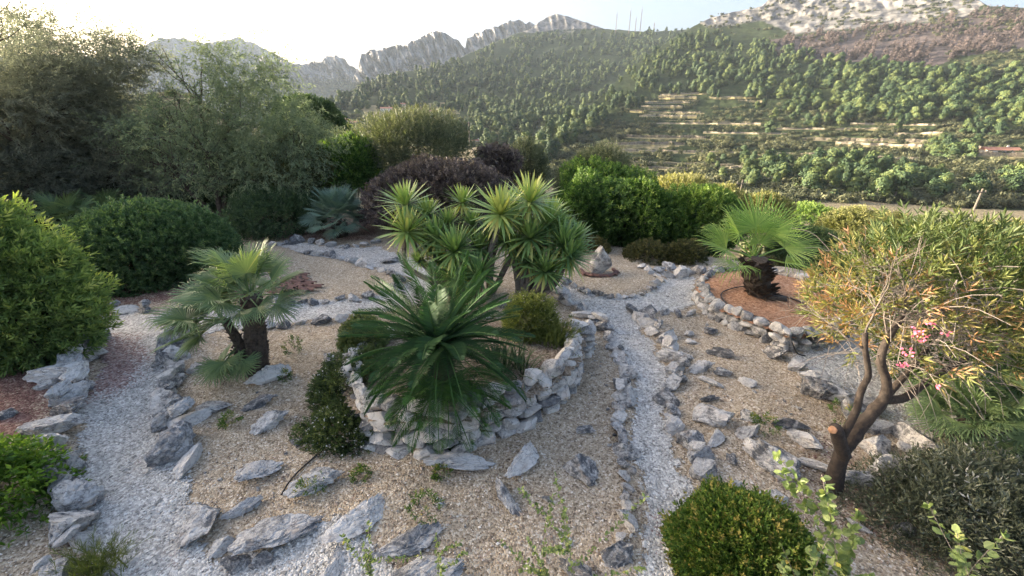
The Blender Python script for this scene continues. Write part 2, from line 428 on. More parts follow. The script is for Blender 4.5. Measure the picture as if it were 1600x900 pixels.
n1, n2, n3 = rnoise(GXX.shape, 14, 1), rnoise(GXX.shape, 4, 2), rnoise(GXX.shape, 4, 3)
PX, PYY = GXX + n2 * .045, GYY + n3 * .045          # edges of the gravel wander a little
pathmask = np.zeros(GXX.shape, bool)
for p in PATHS_W: pathmask |= inpoly(PX, PYY, p)
inpl = inpoly(GXX, GYY, PLANTER)
pathmask &= ~inpl & ~inpoly(GXX, GYY, REDBED)
pathmask = (blur(pathmask.astype(float), 3) + .13 * rnoise(GXX.shape, 1, 9)) > .5
soft = blur(pathmask.astype(float), 4)
HR = .035 * n1 + .012 * n2 + .07 * (1 - soft)
def blob(poly, k): return blur(inpoly(GXX, GYY, gp(poly)).astype(float), k)
HR += .12 * blob([(320, 560), (500, 540), (500, 700), (420, 760), (330, 740)], 14)
HR += .12 * blob([(1080, 520), (1200, 560), (1300, 700), (1130, 740)], 14)
HR += .22 * blob([(-200, 560), (80, 560), (100, 640), (60, 760), (-200, 800)], 10)
HR += .10 * blob([(450, 760), (640, 760), (700, 900), (520, 900)], 10)
def drop(X, Y):
    s = np.maximum(0, .5 * X + .87 * Y - 14.5)
    w = np.clip((X + 14) / 8, 0, 1)          # the left side stays up against the slope
    s = s * (.35 + .65 * w)
    return -22 * (1 - np.exp(-s * .30 / 22)) * (1 - np.exp(-s * .6))
def hz(X, Y):
    X, Y = np.asarray(X, float), np.asarray(Y, float)
    i = np.clip((Y - gy0) / CS, 0, len(ys) - 1.001); j = np.clip((X - gx0) / CS, 0, len(xs) - 1.001)
    i0, j0 = i.astype(int), j.astype(int); fi, fj = i - i0, j - j0
    h = HR[i0, j0] * (1 - fi) * (1 - fj) + HR[i0 + 1, j0] * fi * (1 - fj) + HR[i0, j0 + 1] * (1 - fi) * fj + HR[i0 + 1, j0 + 1] * fi * fj
    return h + drop(X, Y)
def ground_at(px, py):
    z = 0.0
    for _ in range(4):
        p = G(px, py, z); z = float(hz(p[0], p[1]))
    return np.array([p[0], p[1], z])

# ground: one sheet, fine in the garden and stretching to the horizon
def grade(a, far, n): return a + np.sign(far) * (np.geomspace(.12, abs(far), n))
GX = np.concatenate([grade(gx0, -5000, 46)[::-1], xs, grade(gx1, 5000, 46)])
GY = np.concatenate([grade(gy0, -400, 26)[::-1], ys, grade(gy1, 7000, 70)])
XX, YY = np.meshgrid(GX, GY)
ZZ = hz(XX, YY)
far = (XX < gx0) | (XX > gx1) | (YY > gy1)
ZZ = ZZ + np.where(far, .4 * np.sin(XX * .13 + 1) * np.sin(YY * .11), 0) * np.clip((YY - 20) / 60, 0, 1)
nx, ny = len(GX), len(GY)
V = np.stack([XX, YY, ZZ], -1).reshape(-1, 3)
ii, jj = np.meshgrid(np.arange(ny - 1), np.arange(nx - 1), indexing='ij')
a = ii * nx + jj
Fg = np.stack([a, a + 1, a + nx + 1, a + nx], -1).reshape(-1, 4)
# drop ground faces inside the two raised beds' walls: nothing needed, they are covered
def samp(mask, X, Y):
    i = np.clip(((Y - gy0) / CS).round().astype(int), 0, len(ys) - 1); j = np.clip(((X - gx0) / CS).round().astype(int), 0, len(xs) - 1)
    return mask[i, j]
redm = np.maximum(blob([(-300, 540), (150, 540), (140, 600), (100, 640), (80, 720), (-300, 760)], 6),
                  np.maximum(.9 * blob([(150, 455), (400, 445), (400, 475), (150, 480)], 5), .8 * blob([(380, 350), (600, 350), (590, 380), (430, 378)], 5)))
redm = np.maximum(redm, .55 * blob([(1230, 640), (1420, 720), (1500, 900), (1180, 860)], 12))
wild = ((.5 * XX + .87 * YY > 15.6) | (XX < -14) | (XX > 12)).astype(float)
M['bed'] = gravel_mat('tan_gravel', [(0, (.12, .09, .062)), (.3, (.34, .268, .188)), (.65, (.50, .41, .30)), (.9, (.66, .575, .465)), (1, (.82, .775, .69))], 46,
                      [(0, (.06, .03, .025)), (.5, (.17, .085, .07)), (1, (.36, .23, .19))], 'red')
M['wild'] = gravel_mat('dry_slope_soil', [(0, (.10, .085, .05)), (.5, (.24, .20, .12)), (1, (.40, .34, .22))], 3.0, None, None, .1, .4)
M['path'] = gravel_mat('grey_chippings', [(0, (.15, .143, .132)), (.3, (.385, .37, .345)), (.65, (.55, .53, .495)), (1, (.86, .83, .79))], 38,
                       [(0, (.10, .055, .05)), (.5, (.27, .17, .15)), (1, (.5, .4, .36))], 'red', .016, .18)
me = mkmesh('ground', V, Fg, M['bed'], None, True, {'red': np.maximum(samp(redm, XX, YY), .2).reshape(-1)})
me.materials.append(M['wild'])
wf = wild.reshape(-1)[Fg].mean(1) > .5
me.polygons.foreach_set('material_index', wf.astype(np.int32))
tag(obj('ground', me), kind='structure')

# gravel path: the loose chippings as a sheet over the ground
m = pathmask
idx = -np.ones(m.shape, int)
cell = m[:-1, :-1] & m[1:, :-1] & m[:-1, 1:] & m[1:, 1:]
use = np.zeros(m.shape, bool)
for di in (0, 1):
    for dj in (0, 1):
        use[di:m.shape[0] - 1 + di, dj:m.shape[1] - 1 + dj] |= cell
idx[use] = np.arange(use.sum())
Zp = HR + drop(GXX, GYY) + .014
Vp = np.stack([GXX[use], GYY[use], Zp[use]], -1)
ci, cj = np.nonzero(cell)
Fp = np.stack([idx[ci, cj], idx[ci, cj + 1], idx[ci + 1, cj + 1], idx[ci + 1, cj]], -1)
pr = np.maximum(1.05 * blob([(140, 515), (222, 525), (235, 560), (215, 610), (150, 640), (120, 660)], 7), .22)
pr = np.maximum(pr, .5 * blob([(1000, 780), (1070, 780), (1060, 900), (1000, 900)], 4))
pr = np.maximum(pr, .55 * blob([(1380, 560), (1560, 580), (1480, 680), (1400, 700)], 8))
tag(obj('path', mkmesh('path', Vp, Fp, M['path'], None, True, {'red': pr[use]})), kind='structure')

# ------------------------------------------------------------------ rocks
def ico(sub):
    me = bpy.data.meshes.new('tmp'); import bmesh
    bm = bmesh.new(); bmesh.ops.create_icosphere(bm, subdivisions=sub, radius=1)
    V = np.array([v.co[:] for v in bm.verts]); Fa = np.array([[v.index for v in f.verts] for f in bm.faces]); bm.free()
    bpy.data.meshes.remove(me)
    return V, Fa
ICO = {s: ico(s) for s in (2, 3, 4, 5)}
def rock_geo(seed, sub=4, planes=11, amp=.30, pit=.16, squash=(1, .8, .62), fine=.05):
    """broken limestone: a lumpy body cut by fracture planes, then pitted"""
    r = np.random.default_rng(seed)
    D, Fa = ICO[sub]
    off = Vector(r.uniform(-50, 50, 3))
    lo = np.array([mnoise.fractal(Vector(v) * 1.3 + off, 1.0, 2.0, 2) for v in D])
    V = D * (1 + amp * lo)[:, None]
    for _ in range(planes):
        n = unit(r.normal(size=3)); d = r.uniform(.38, .78)
        k = V @ n - d
        V = V - np.where(k > 0, k * .97, 0)[:, None] * n
    disp = np.empty(len(V))
    for i, v in enumerate(V):
        p = Vector(v * np.array([1, 1, 1.7])) * 1.9 + off
        b = 1 - abs(mnoise.noise(p * 1.5 + Vector((9, 3, 1))))
        disp[i] = -(b ** 6) * pit + fine * mnoise.fractal(p * 3.0, .8, 2.0, 4)
    V = V * (1 + disp)[:, None] * np.array(squash)
    V = V / np.abs(V[:, :2]).max() * .95
    return V, Fa
def rock_mesh(name, seed, mat, **k):
    V, Fa = rock_geo(seed, **k)
    return mkmesh(name, V, Fa, mat, np.full(len(V), (seed * .37) % 1), False)
ROCKS = [rock_mesh('rock', 100 + s, M['rock'], sub=4) for s in range(12)]
SLABS = [rock_mesh('rock', 200 + s, M['rock_dark'] if s % 2 else M['rock'], sub=5, planes=8, amp=.4, pit=.2, squash=(1, .62, .40)) for s in range(8)]
EDGES = [rock_mesh('rock', 300 + s, M['rock'] if s % 4 else M['rock_dark'], sub=4, planes=9, squash=(1, random.uniform(.6, .95), random.uniform(.5, .8))) for s in range(16)]
def place_rock(mesh, p, size, label, group=None, rz=None, tilt=.2, sink=.33, sc=None):
    o = bpy.data.objects.new('rock', mesh); COL.objects.link(o)
    sc = sc or (random.uniform(.85, 1.15), random.uniform(.85, 1.15), random.uniform(.8, 1.2))
    s = size * .44
    o.scale = (s * sc[0], s * sc[1], s * sc[2])
    o.rotation_euler = (random.uniform(-tilt, tilt), random.uniform(-tilt, tilt), random.uniform(0, 6.28) if rz is None else rz)
    o.location = (p[0], p[1], p[2] + s * sc[2] * .62 * (1 - 2 * sink))
    return tag(o, label, 'rock', group)
def edging(pts, wpx, label, group, rows=1, gap=.74, jit=.05, zadd=0.0):
    """a line of stones set side by side along a traced line; wpx = stone width in the photograph's pixels"""
    P = np.array([ground_at(x, y) for x, y in pts])
    C = curve(P, 400)
    s = np.concatenate([[0], np.cumsum(np.linalg.norm(np.diff(C, axis=0), axis=1))])
    t = 0.0
    while t < s[-1]:
        c = np.array([np.interp(t, s, C[:, k]) for k in range(3)])
        d = np.linalg.norm(c - np.array([0, 0, H]))
        w = wpx * d / FPX * .92 * random.uniform(.65, 1.3)
        k = min(np.searchsorted(s, t), 398); tg = unit(C[k + 1] - C[k])
        nrm = np.array([-tg[1], tg[0], 0])
        for r_ in range(rows):
            off = (r_ - (rows - 1) / 2) * w * .75 + random.gauss(0, jit)
            q = c + nrm * off
            q[2] = hz(q[0], q[1]) + zadd
            place_rock(random.choice(EDGES), q, w * random.uniform(.85, 1.2), label, group, None, .35, .28)
        if random.random() < (.6 if wpx > 52 else .35) and wpx > 34:
            q = c + nrm * random.gauss(0, .06); q[2] = hz(q[0], q[1]) + w * .32
            place_rock(random.choice(EDGES), q, w * random.uniform(.5, .75), label, group, None, .5, .22)
        t += w * gap
E = 'weathered limestone edging rock '
edging([(148, 528), (134, 565), (118, 610), (96, 650), (84, 690), (92, 735), (112, 775), (124, 820), (112, 870), (95, 910)], 54, E + 'along the far left of the wide left gravel path', 'edging rocks on the left path outer side', 1, .5)
edging([(290, 528), (268, 572), (266, 610), (268, 650), (284, 690), (290, 735)], 54, E + 'between the left gravel path and the fan palm bed', 'edging rocks beside the fan palm bed', 1, .5)
edging([(148, 480), (185, 482), (240, 485)], 36, E + 'in front of the clipped dark dome bush', 'edging rocks by the dome bush')
edging([(412, 478), (470, 475), (530, 469), (592, 460), (622, 447), (622, 437)], 27, E + 'on the near side of the bed with roof tiles', 'edging rocks of the roof tile bed near side')
edging([(618, 430), (580, 419), (540, 408), (500, 399), (468, 394)], 22, E + 'on the far side of the bed with roof tiles', 'edging rocks of the roof tile bed far side')
edging([(418, 514), (470, 508), (520, 502), (575, 497)], 30, E + 'between the fan palm bed and the cross path', 'edging rocks behind the fan palm bed')
edging([(428, 383), (470, 379), (515, 384), (545, 388), (590, 380)], 24, E + 'below the blue green fan palm', 'edging rocks below the blue fan palm')
edging([(880, 436), (905, 454), (940, 463), (980, 466), (1012, 456), (1030, 440), (1020, 428), (1000, 418)], 22, E + 'curving round the bed with the standing stone', 'edging rocks of the standing stone bed')
edging([(872, 458), (890, 478), (920, 500), (948, 525), (966, 558), (972, 600), (966, 645), (972, 690), (978, 735), (978, 780), (970, 825), (968, 875)], 42, E + 'down the left side of the right gravel path', 'edging rocks left of the right path', 1, .58)
edging([(1004, 500), (1030, 528), (1052, 562), (1060, 592), (1046, 630), (1058, 672), (1084, 712), (1092, 755), (1096, 800)], 50, E + 'down the right side of the right gravel path', 'edging rocks right of the right path', 1, .55)
edging([(990, 491), (1030, 493), (1085, 488)], 27, E + 'across the top of the right rocky bed', 'edging rocks at the top of the right bed')
edging([(1210, 555), (1235, 574), (1262, 592), (1300, 610)], 40, E + 'between the right rocky bed and the rear gravel', 'edging rocks below the red bed')
edging([(1345, 648), (1380, 668), (1400, 695), (1408, 735)], 50, E + 'behind the oleander trunk', 'edging rocks behind the oleander trunk', 2, .7)
edging([(1036, 428), (1070, 424), (1100, 426), (1145, 432), (1200, 440), (1250, 452)], 26, E + 'in front of the low shrubs at the back', 'edging rocks below the back shrubs', 2, .8)
edging([(512, 565), (516, 600), (512, 640)], 34, E + 'left of the flowering shrub on the planter', 'edging rocks beside the planter shrub')

# single boulders and outcrops: centre, width, height in photo pixels, turn, kind, label
BOULD = [
    (312, 805, 80, 95, 1.9, 'R', 'tall pale pointed boulder at the corner of the left path, largest stone of its edging', 1.5),
    (336, 632, 58, 38, .3, 'R', 'grey tilted boulder beside the left edging, halfway up the fan palm bed', 1),
    (345, 848, 46, 36, .2, 'R', 'small pinkish block of stone in front of the tall pointed boulder', 1),
    (372, 872, 44, 38, .9, 'R', 'rough grey stone on the gravel left of the paired small blocks', 1),
    (412, 868, 46, 28, .1, 'R', 'low flat stone at the lower tip of the dark bedrock slab', 1),
    (378, 792, 62, 34, .7, 'S', 'grey flat slab lying behind the tall pointed boulder', 1),
    (404, 722, 64, 72, .9, 'S', 'light grey upright slab in the tan bed below the fan palm', 1.2),
    (424, 650, 60, 52, .8, 'S', 'grey split boulder in the middle of the fan palm bed', 1.1),
    (408, 624, 54, 34, .5, 'S', 'small leaning slab just below the fan palm', 1),
    (466, 682, 26, 36, 1.2, 'R', 'small white stone in the tan bed left of the flowering shrub', 1),
    (428, 580, 76, 48, .5, 'S', 'smooth grey boulder at the foot of the fan palm trunk', 1.2),
    (496, 742, 88, 66, .5, 'S', 'rounded dark grey outcrop below the white flowered shrub', 1),
    (432, 812, 130, 100, .65, 'S', 'long dark bedrock slab running down beside the left path', .8),
    (565, 790, 120, 95, .6, 'S', 'broad grey bedrock outcrop in the middle of the lower bed', .6),
    (522, 862, 50, 110, 1.35, 'S', 'pale narrow bedrock strip below the broad grey outcrop', .5),
    (640, 835, 110, 80, .6, 'S', 'flat grey bedrock plate at the bottom of the lower bed', .6),
    (655, 892, 140, 80, .4, 'S', 'pale bedrock ridge at the bottom edge beneath the young shoots', .8),
    (716, 720, 112, 36, .25, 'S', 'long pale footing slab at the base of the planter wall', .9),
    (822, 708, 92, 62, .8, 'S', 'large grey rock with hollows in front of the planter wall', 1.1),
    (790, 760, 40, 80, 2.1, 'S', 'curved smooth grey rock snaking down from the hollowed rock', .8),
    (906, 718, 62, 62, .9, 'R', 'pitted white rock between the planter and the right path', 1),
    (912, 668, 36, 24, .1, 'R', 'small white stone near the right end of the planter wall', 1),
    (855, 777, 26, 18, 2.4, 'S', 'small loose grey stone lying alone in the lower tan bed', 1),
    (510, 580, 40, 58, 1.0, 'S', 'white and dark streaked rock left of the planter shrubs', 1.2),
    (320, 568, 46, 34, .4, 'R', 'dark grey stone below the drooping fronds of the fan palm', 1),
    (1112, 512, 26, 30, 1.2, 'R', 'small upright grey stone at the top of the right bed', 1.3),
    (1078, 530, 18, 26, 2.0, 'R', 'thin pale outcrop at the upper left of the right bed', 1),
    (1076, 520, 20, 15, .2, 'R', 'tiny grey stone at the upper left of the right bed', 1),
    (1130, 551, 44, 22, 2.6, 'S', 'flat streaked slab in the upper part of the right bed', 1),
    (1096, 571, 42, 28, .3, 'S', 'low forked grey outcrop in the upper right bed', 1.1),
    (1132, 580, 34, 24, .3, 'R', 'round white and grey stone in the centre of the right bed', 1.1),
    (1170, 592, 30, 36, 2.2, 'S', 'leaning grey slab right of centre in the right bed', 1),
    (1108, 594, 36, 20, 2.5, 'S', 'thin white sliver of rock in the right bed', 1),
    (1112, 647, 60, 42, 2.8, 'R', 'domed grey boulder in the middle of the right bed', 1.1),
    (1120, 680, 46, 32, .6, 'S', 'jagged pale stone below the domed grey boulder', 1.1),
    (1104, 622, 34, 15, .1, 'S', 'low flat outcrop above the domed grey boulder', .8),
    (1168, 672, 46, 22, .1, 'R', 'pair of white stones left of the large pitted rock', 1.1),
    (1212, 712, 92, 74, 2.2, 'S', 'large pale pitted rock with a hollow beside the oleander', 1.1),
    (1272, 724, 56, 28, 2.7, 'S', 'white flat rock against the oleander trunk', 1),
    (1255, 682, 50, 34, 2.4, 'R', 'rough pale outcrop above the white flat rock by the oleander', 1),
    (1228, 660, 60, 26, 2.9, 'S', 'broken grey outcrop at the right of the right bed', 1),
    (1170, 645, 26, 26, 1.4, 'R', 'small white stone above the pair of white stones', 1),
    (1218, 770, 34, 40, 1.2, 'R', 'knobbly grey stone beside the round clipped bush', 1.3),
    (1188, 772, 22, 30, 1.4, 'R', 'thin pale stone just above the round clipped bush', 1.2),
    (1142, 715, 20, 18, .5, 'R', 'tiny grey stone in the lower right bed', 1),
    (1148, 752, 18, 22, 1.2, 'R', 'tiny pointed stone above the round clipped bush', 1.2),
    (1268, 606, 56, 40, 2.6, 'R', 'dark folded boulder in the edging below the red bed', 1.4),
    (1298, 612, 50, 34, 2.5, 'R', 'dark wedge of rock at the lower end of the rear gravel edging', 1.2),
    (1390, 725, 80, 56, 2.9, 'R', 'big pale boulder behind the oleander trunk', 1.1),
    (1340, 745, 66, 30, 2.9, 'S', 'low white rock to the right of the oleander trunk', 1),
    (1415, 822, 40, 26, 2.8, 'R', 'brown sided stone under the sprawling dark shrub', 1),
    (965, 852, 52, 62, 1.3, 'R', 'big round boulder near the bottom of the right path edging', 1.3),
    (140, 545, 72, 44, .2, 'R', 'big flat white stone at the top of the left path edging', 1),
    (74, 600, 40, 20, .4, 'R', 'thin pale stone lying in the red mulch', 1),
    (10, 645, 30, 22, .4, 'R', 'small blue grey stone at the left edge of the red mulch', 1),
    (1340, 818, 30, 26, 2.3, 'S', 'small streaked stone in the litter under the oleander', 1),
    (340, 414, 34, 16, 0.1, 'S', 'flat white stone on the bed beyond the roof tiles', .6),
    (905, 885, 70, 50, 2.6, 'S', 'grey rock behind the leafy shoots at the bottom', 1),
    (610, 405, 34, 24, .3, 'R', 'dark stone at the corner of the upper path by the purple bush', 1),
    (805, 474, 60, 20, .1, 'S', 'white flat stone at the back of the planter under the yuccas', 1),
]
for cx_, cy_, w, h_, rz, kd, lab, zs in BOULD:
    p = ground_at(cx_, cy_ + h_ * .25)
    d = (p[1] * CP - (p[2] - H) * SP)
    size = w * d / FPX * (1.22 if kd == 'S' else 1.12)
    asp = min(1.6, max(.55, (h_ / w) * 1.15))
    mesh = random.choice(ROCKS if kd == 'R' else (SLABS[0::2] if cx_ > 850 else SLABS))
    if cx_ > 1060: size *= 1.15
    if kd == 'S' and h_ > w * 1.2: size *= h_ / w * .9; asp = .6
    place_rock(mesh, p, size * 1.02, lab, None, rz, .15, .3, (1, asp * .95, zs * (.75 if kd == 'R' else .8)))
for _ in range(26):
    q = ground_at(random.uniform(1085, 1250), random.uniform(505, 720))
    place_rock(random.choice(EDGES), q, random.uniform(.05, .13), 'small loose pale stone on the tan gravel of the right rocky bed', 'loose stones in the right bed', None, .4, .25)
for _ in range(22):
    q = ground_at(*random.choice([(random.uniform(310, 480), random.uniform(560, 770)), (random.uniform(620, 940), random.uniform(735, 880)), (random.uniform(920, 960), random.uniform(540, 700))]))
    place_rock(random.choice(EDGES), q, random.uniform(.04, .10), 'small loose pale stone scattered on the tan gravel round the planter', 'loose stones round the planter', None, .4, .25)

# ------------------------------------------------------------------ dry stone walls
def wall_geo(poly, h, closed=True, sw=.30, sh=.19, thick=.26, batter=.10, seed=1, hfun=None, top=True):
    r = np.random.default_rng(seed)
    P = np.array([(x, y, 0) for x, y in poly]); P = np.vstack([P, P[:1]]) if closed else P
    C = curve(P, 500)
    s = np.concatenate([[0], np.cumsum(np.linalg.norm(np.diff(C, axis=0), axis=1))])
    geos = []
    z0 = -.08; row = 0
    while z0 < h - .04:
        ch = sh * r.uniform(.85, 1.2); t = r.uniform(0, sw)
        while t < s[-1]:
            w = sw * r.uniform(.55, 1.5)
            c = np.array([np.interp(t + w / 2, s, C[:, k]) for k in range(3)])
            k = min(max(np.searchsorted(s, t + w / 2), 1), 498); tg = unit(C[k + 1] - C[k - 1])
            nr = np.array([-tg[1], tg[0], 0])          # inward for a counter-clockwise outline
            hh = h if hfun is None else hfun(c)
            t += w * .93
            if z0 > hh - .05: continue
            V, Fa = WR[r.integers(len(WR))]
            st = ch * r.uniform(.9, 1.35)
            A = np.stack([tg * w * .62, nr * thick * .62 * r.uniform(.8, 1.2), np.array([0, 0, st * .68])])
            ang = r.uniform(-.3, .3); flip = r.choice([-1, 1], 3)
            Vr = V * flip
            Vr = np.stack([Vr[:, 0] * math.cos(ang) - Vr[:, 2] * math.sin(ang), Vr[:, 1], Vr[:, 0] * math.sin(ang) + Vr[:, 2] * math.cos(ang)], -1)
            zc = z0 + ch / 2
            Fx = Fa if flip.prod() > 0 else Fa[:, ::-1]
            base = float(hz(c[0], c[1]))
            geos.append((Vr @ A + c + nr * (thick * .5 + batter * zc / max(h, .1) + r.normal() * .02) + np.array([0, 0, zc + base]), Fx, r.uniform(0, 1)))
        z0 += ch * .86; row += 1
    return merge(geos)
WR = [rock_geo(500 + s, sub=3, planes=11, amp=.22, pit=.10, squash=(1, 1, 1), fine=.03) for s in range(12)]
def ccw(poly):
    A = sum(poly[i][0] * poly[(i + 1) % len(poly)][1] - poly[(i + 1) % len(poly)][0] * poly[i][1] for i in range(len(poly)))
    return poly if A > 0 else poly[::-1]
def fill_poly(poly, z, mat, name, kind='structure', mound=.1, cellsz=.08, inset=.05):
    P = np.array(poly); x = np.arange(P[:, 0].min(), P[:, 0].max(), cellsz); y = np.arange(P[:, 1].min(), P[:, 1].max(), cellsz)
    X, Y = np.meshgrid(x, y); ins = inpoly(X, Y, poly)
    c = ins[:-1, :-1] & ins[1:, 1:] & ins[:-1, 1:] & ins[1:, :-1]
    d = blur(ins.astype(float), 6)
    zf = z(X, Y) if callable(z) else z
    Z = zf + mound * d + .02 * np.sin(X * 5 + 1) * np.sin(Y * 6) + hz(X, Y) * 1.0
    id_ = np.arange(X.size).reshape(X.shape); i, j = np.nonzero(c)
    Fq = np.stack([id_[i, j], id_[i, j + 1], id_[i + 1, j + 1], id_[i + 1, j]], -1)
    uq, inv = np.unique(Fq, return_inverse=True)
    V = np.stack([X, Y, Z], -1).reshape(-1, 3)[uq]
    return tag(obj(name, mkmesh(name, V, inv.reshape(Fq.shape), mat, None, True)), kind=kind)
PL = ccw(PLANTER)
def plh(c): return .66 if c[1] < 7 else max(.22, .66 - (c[1] - 7) * .3)
def wallthing(geo, label):
    return tag(obj('dry_stone_wall', mkmesh('dry_stone_wall', geo[0], geo[1], M['wallrock'], geo[2], False)), label, 'wall')
wallthing(wall_geo(PL, .66, True, .34, .2, .28, .12, 3, plh),
        'curved dry stone wall of pale limestone holding the raised planter in the middle')

M['soil'] = gravel_mat('planter_soil', [(0, (.07, .05, .035)), (.5, (.22, .17, .12)), (1, (.42, .35, .28))], 40)
M['redsoil'] = gravel_mat('red_earth', [(0, (.17, .085, .05)), (.4, (.36, .19, .11)), (.8, (.48, .27, .165)), (1, (.60, .40, .27))], 30, None, None, .006, .3)
fill_poly(PL, lambda X, Y: np.where(Y < 7, .5, np.maximum(.12, .5 - (Y - 7) * .3)), M['soil'], 'planter_ground')
RB = ccw(REDBED)
wallthing(wall_geo(RB, .42, True, .30, .18, .26, .10, 4), 'low dry stone wall round the raised bed of red earth')
fill_poly(RB, .27, M['redsoil'], 'red_earth_ground', mound=.05)

# ------------------------------------------------------------------ hills
def hill_mat(name, floor=(.038, .052, .022), rockc=((.075, .075, .072), (.29, .275, .255)), sc=.02, zs=.28, rsc=None):
    m, n, l = newmat(name)
    tc = n.new('ShaderNodeTexCoord'); v = tc.outputs['Object']
    def at(k):
        a = n.new('ShaderNodeAttribute'); a.attribute_name = k; return a.outputs['Fac']
    f1 = noise(n, l, v, sc, 8, .62); f2 = noise(n, l, v, sc * 6, 5, .65)
    gr = ramp(n, [(.3, tuple(x * .6 for x in floor)), (.55, floor), (.8, tuple(x * 1.9 for x in floor))]); l.new(f2, gr.inputs[0])
    mp = n.new('ShaderNodeMapping'); mp.inputs['Scale'].default_value = (1, 1, zs); l.new(v, mp.inputs[0])
    f3 = noise(n, l, mp.outputs[0], rsc or sc * 2.2, 9, .68, .5)
    rk = ramp(n, [(.36, rockc[0]), (.48, tuple((a + b) / 2 for a, b in zip(*rockc))), (.66, rockc[1])]); l.new(f3, rk.inputs[0])
    def edge(k, amt=.9, g=4.0):
        return math_(n, l, 'MULTIPLY', math_(n, l, 'SUBTRACT', math_(n, l, 'ADD', at(k), math_(n, l, 'MULTIPLY', math_(n, l, 'SUBTRACT', f2, .5), amt)), .45), g, True)
    c = mix(n, l, edge('rock'), gr.outputs[0], rk.outputs[0])
    br = ramp(n, [(.3, (.05, .042, .04)), (.7, (.15, .12, .112))]); l.new(f2, br.inputs[0])
    c = mix(n, l, edge('burnt'), c, br.outputs[0])
    dr = ramp(n, [(.3, (.14, .125, .06)), (.7, (.36, .30, .18))]); l.new(f2, dr.inputs[0])
    c = mix(n, l, edge('dry', 1.3, 2.5), c, dr.outputs[0])
    p = n.new('ShaderNodeBsdfPrincipled'); p.inputs['Roughness'].default_value = .95; p.inputs['Specular IOR Level'].default_value = .1
    l.new(c, p.inputs['Base Color'])
    b = n.new('ShaderNodeBump'); b.inputs['Strength'].default_value = .6; b.inputs['Distance'].default_value = 4
    l.new(f3, b.inputs['Height']); l.new(b.outputs[0], p.inputs['Normal'])
    o = n.new('ShaderNodeOutputMaterial'); l.new(p.outputs[0], o.inputs['Surface'])
    return m
M['hill'] = hill_mat('hillside', zs=.8, rsc=.05)
M['mountain'] = hill_mat('mountain_rock', (.075, .085, .05), ((.10, .10, .10), (.33, .315, .30)), .012)
def fb(X, Y, s, off, oct=4):
    out = np.empty(X.size)
    for i, (x, y) in enumerate(zip(X.ravel(), Y.ravel())):
        out[i] = mnoise.fractal(Vector((x * s + off, y * s, off * .7)), 1.0, 2.0, oct)
    return out.reshape(X.shape)
def seg_mask(px, py, segs):
    m = np.zeros(px.shape)
    for pts, th in segs:
        for (x1, y1), (x2, y2) in zip(pts[:-1], pts[1:]):
            t = np.clip(((px - x1) * (x2 - x1) + (py - y1) * (y2 - y1)) / ((x2 - x1) ** 2 + (y2 - y1) ** 2), 0, 1)
            d = np.hypot(px - x1 - t * (x2 - x1), py - y1 - t * (y2 - y1))
            m = np.maximum(m, np.clip(1.2 - d / (th * (.75 + .5 * np.sin(px * .11 + y1) * np.sin(px * .043 + x1))), 0, 1))
    return m
def poly_mask(px, py, polys):
    m = np.zeros(px.shape)
    for p in polys: m = np.maximum(m, inpoly(px, py, p).astype(float))
    return m
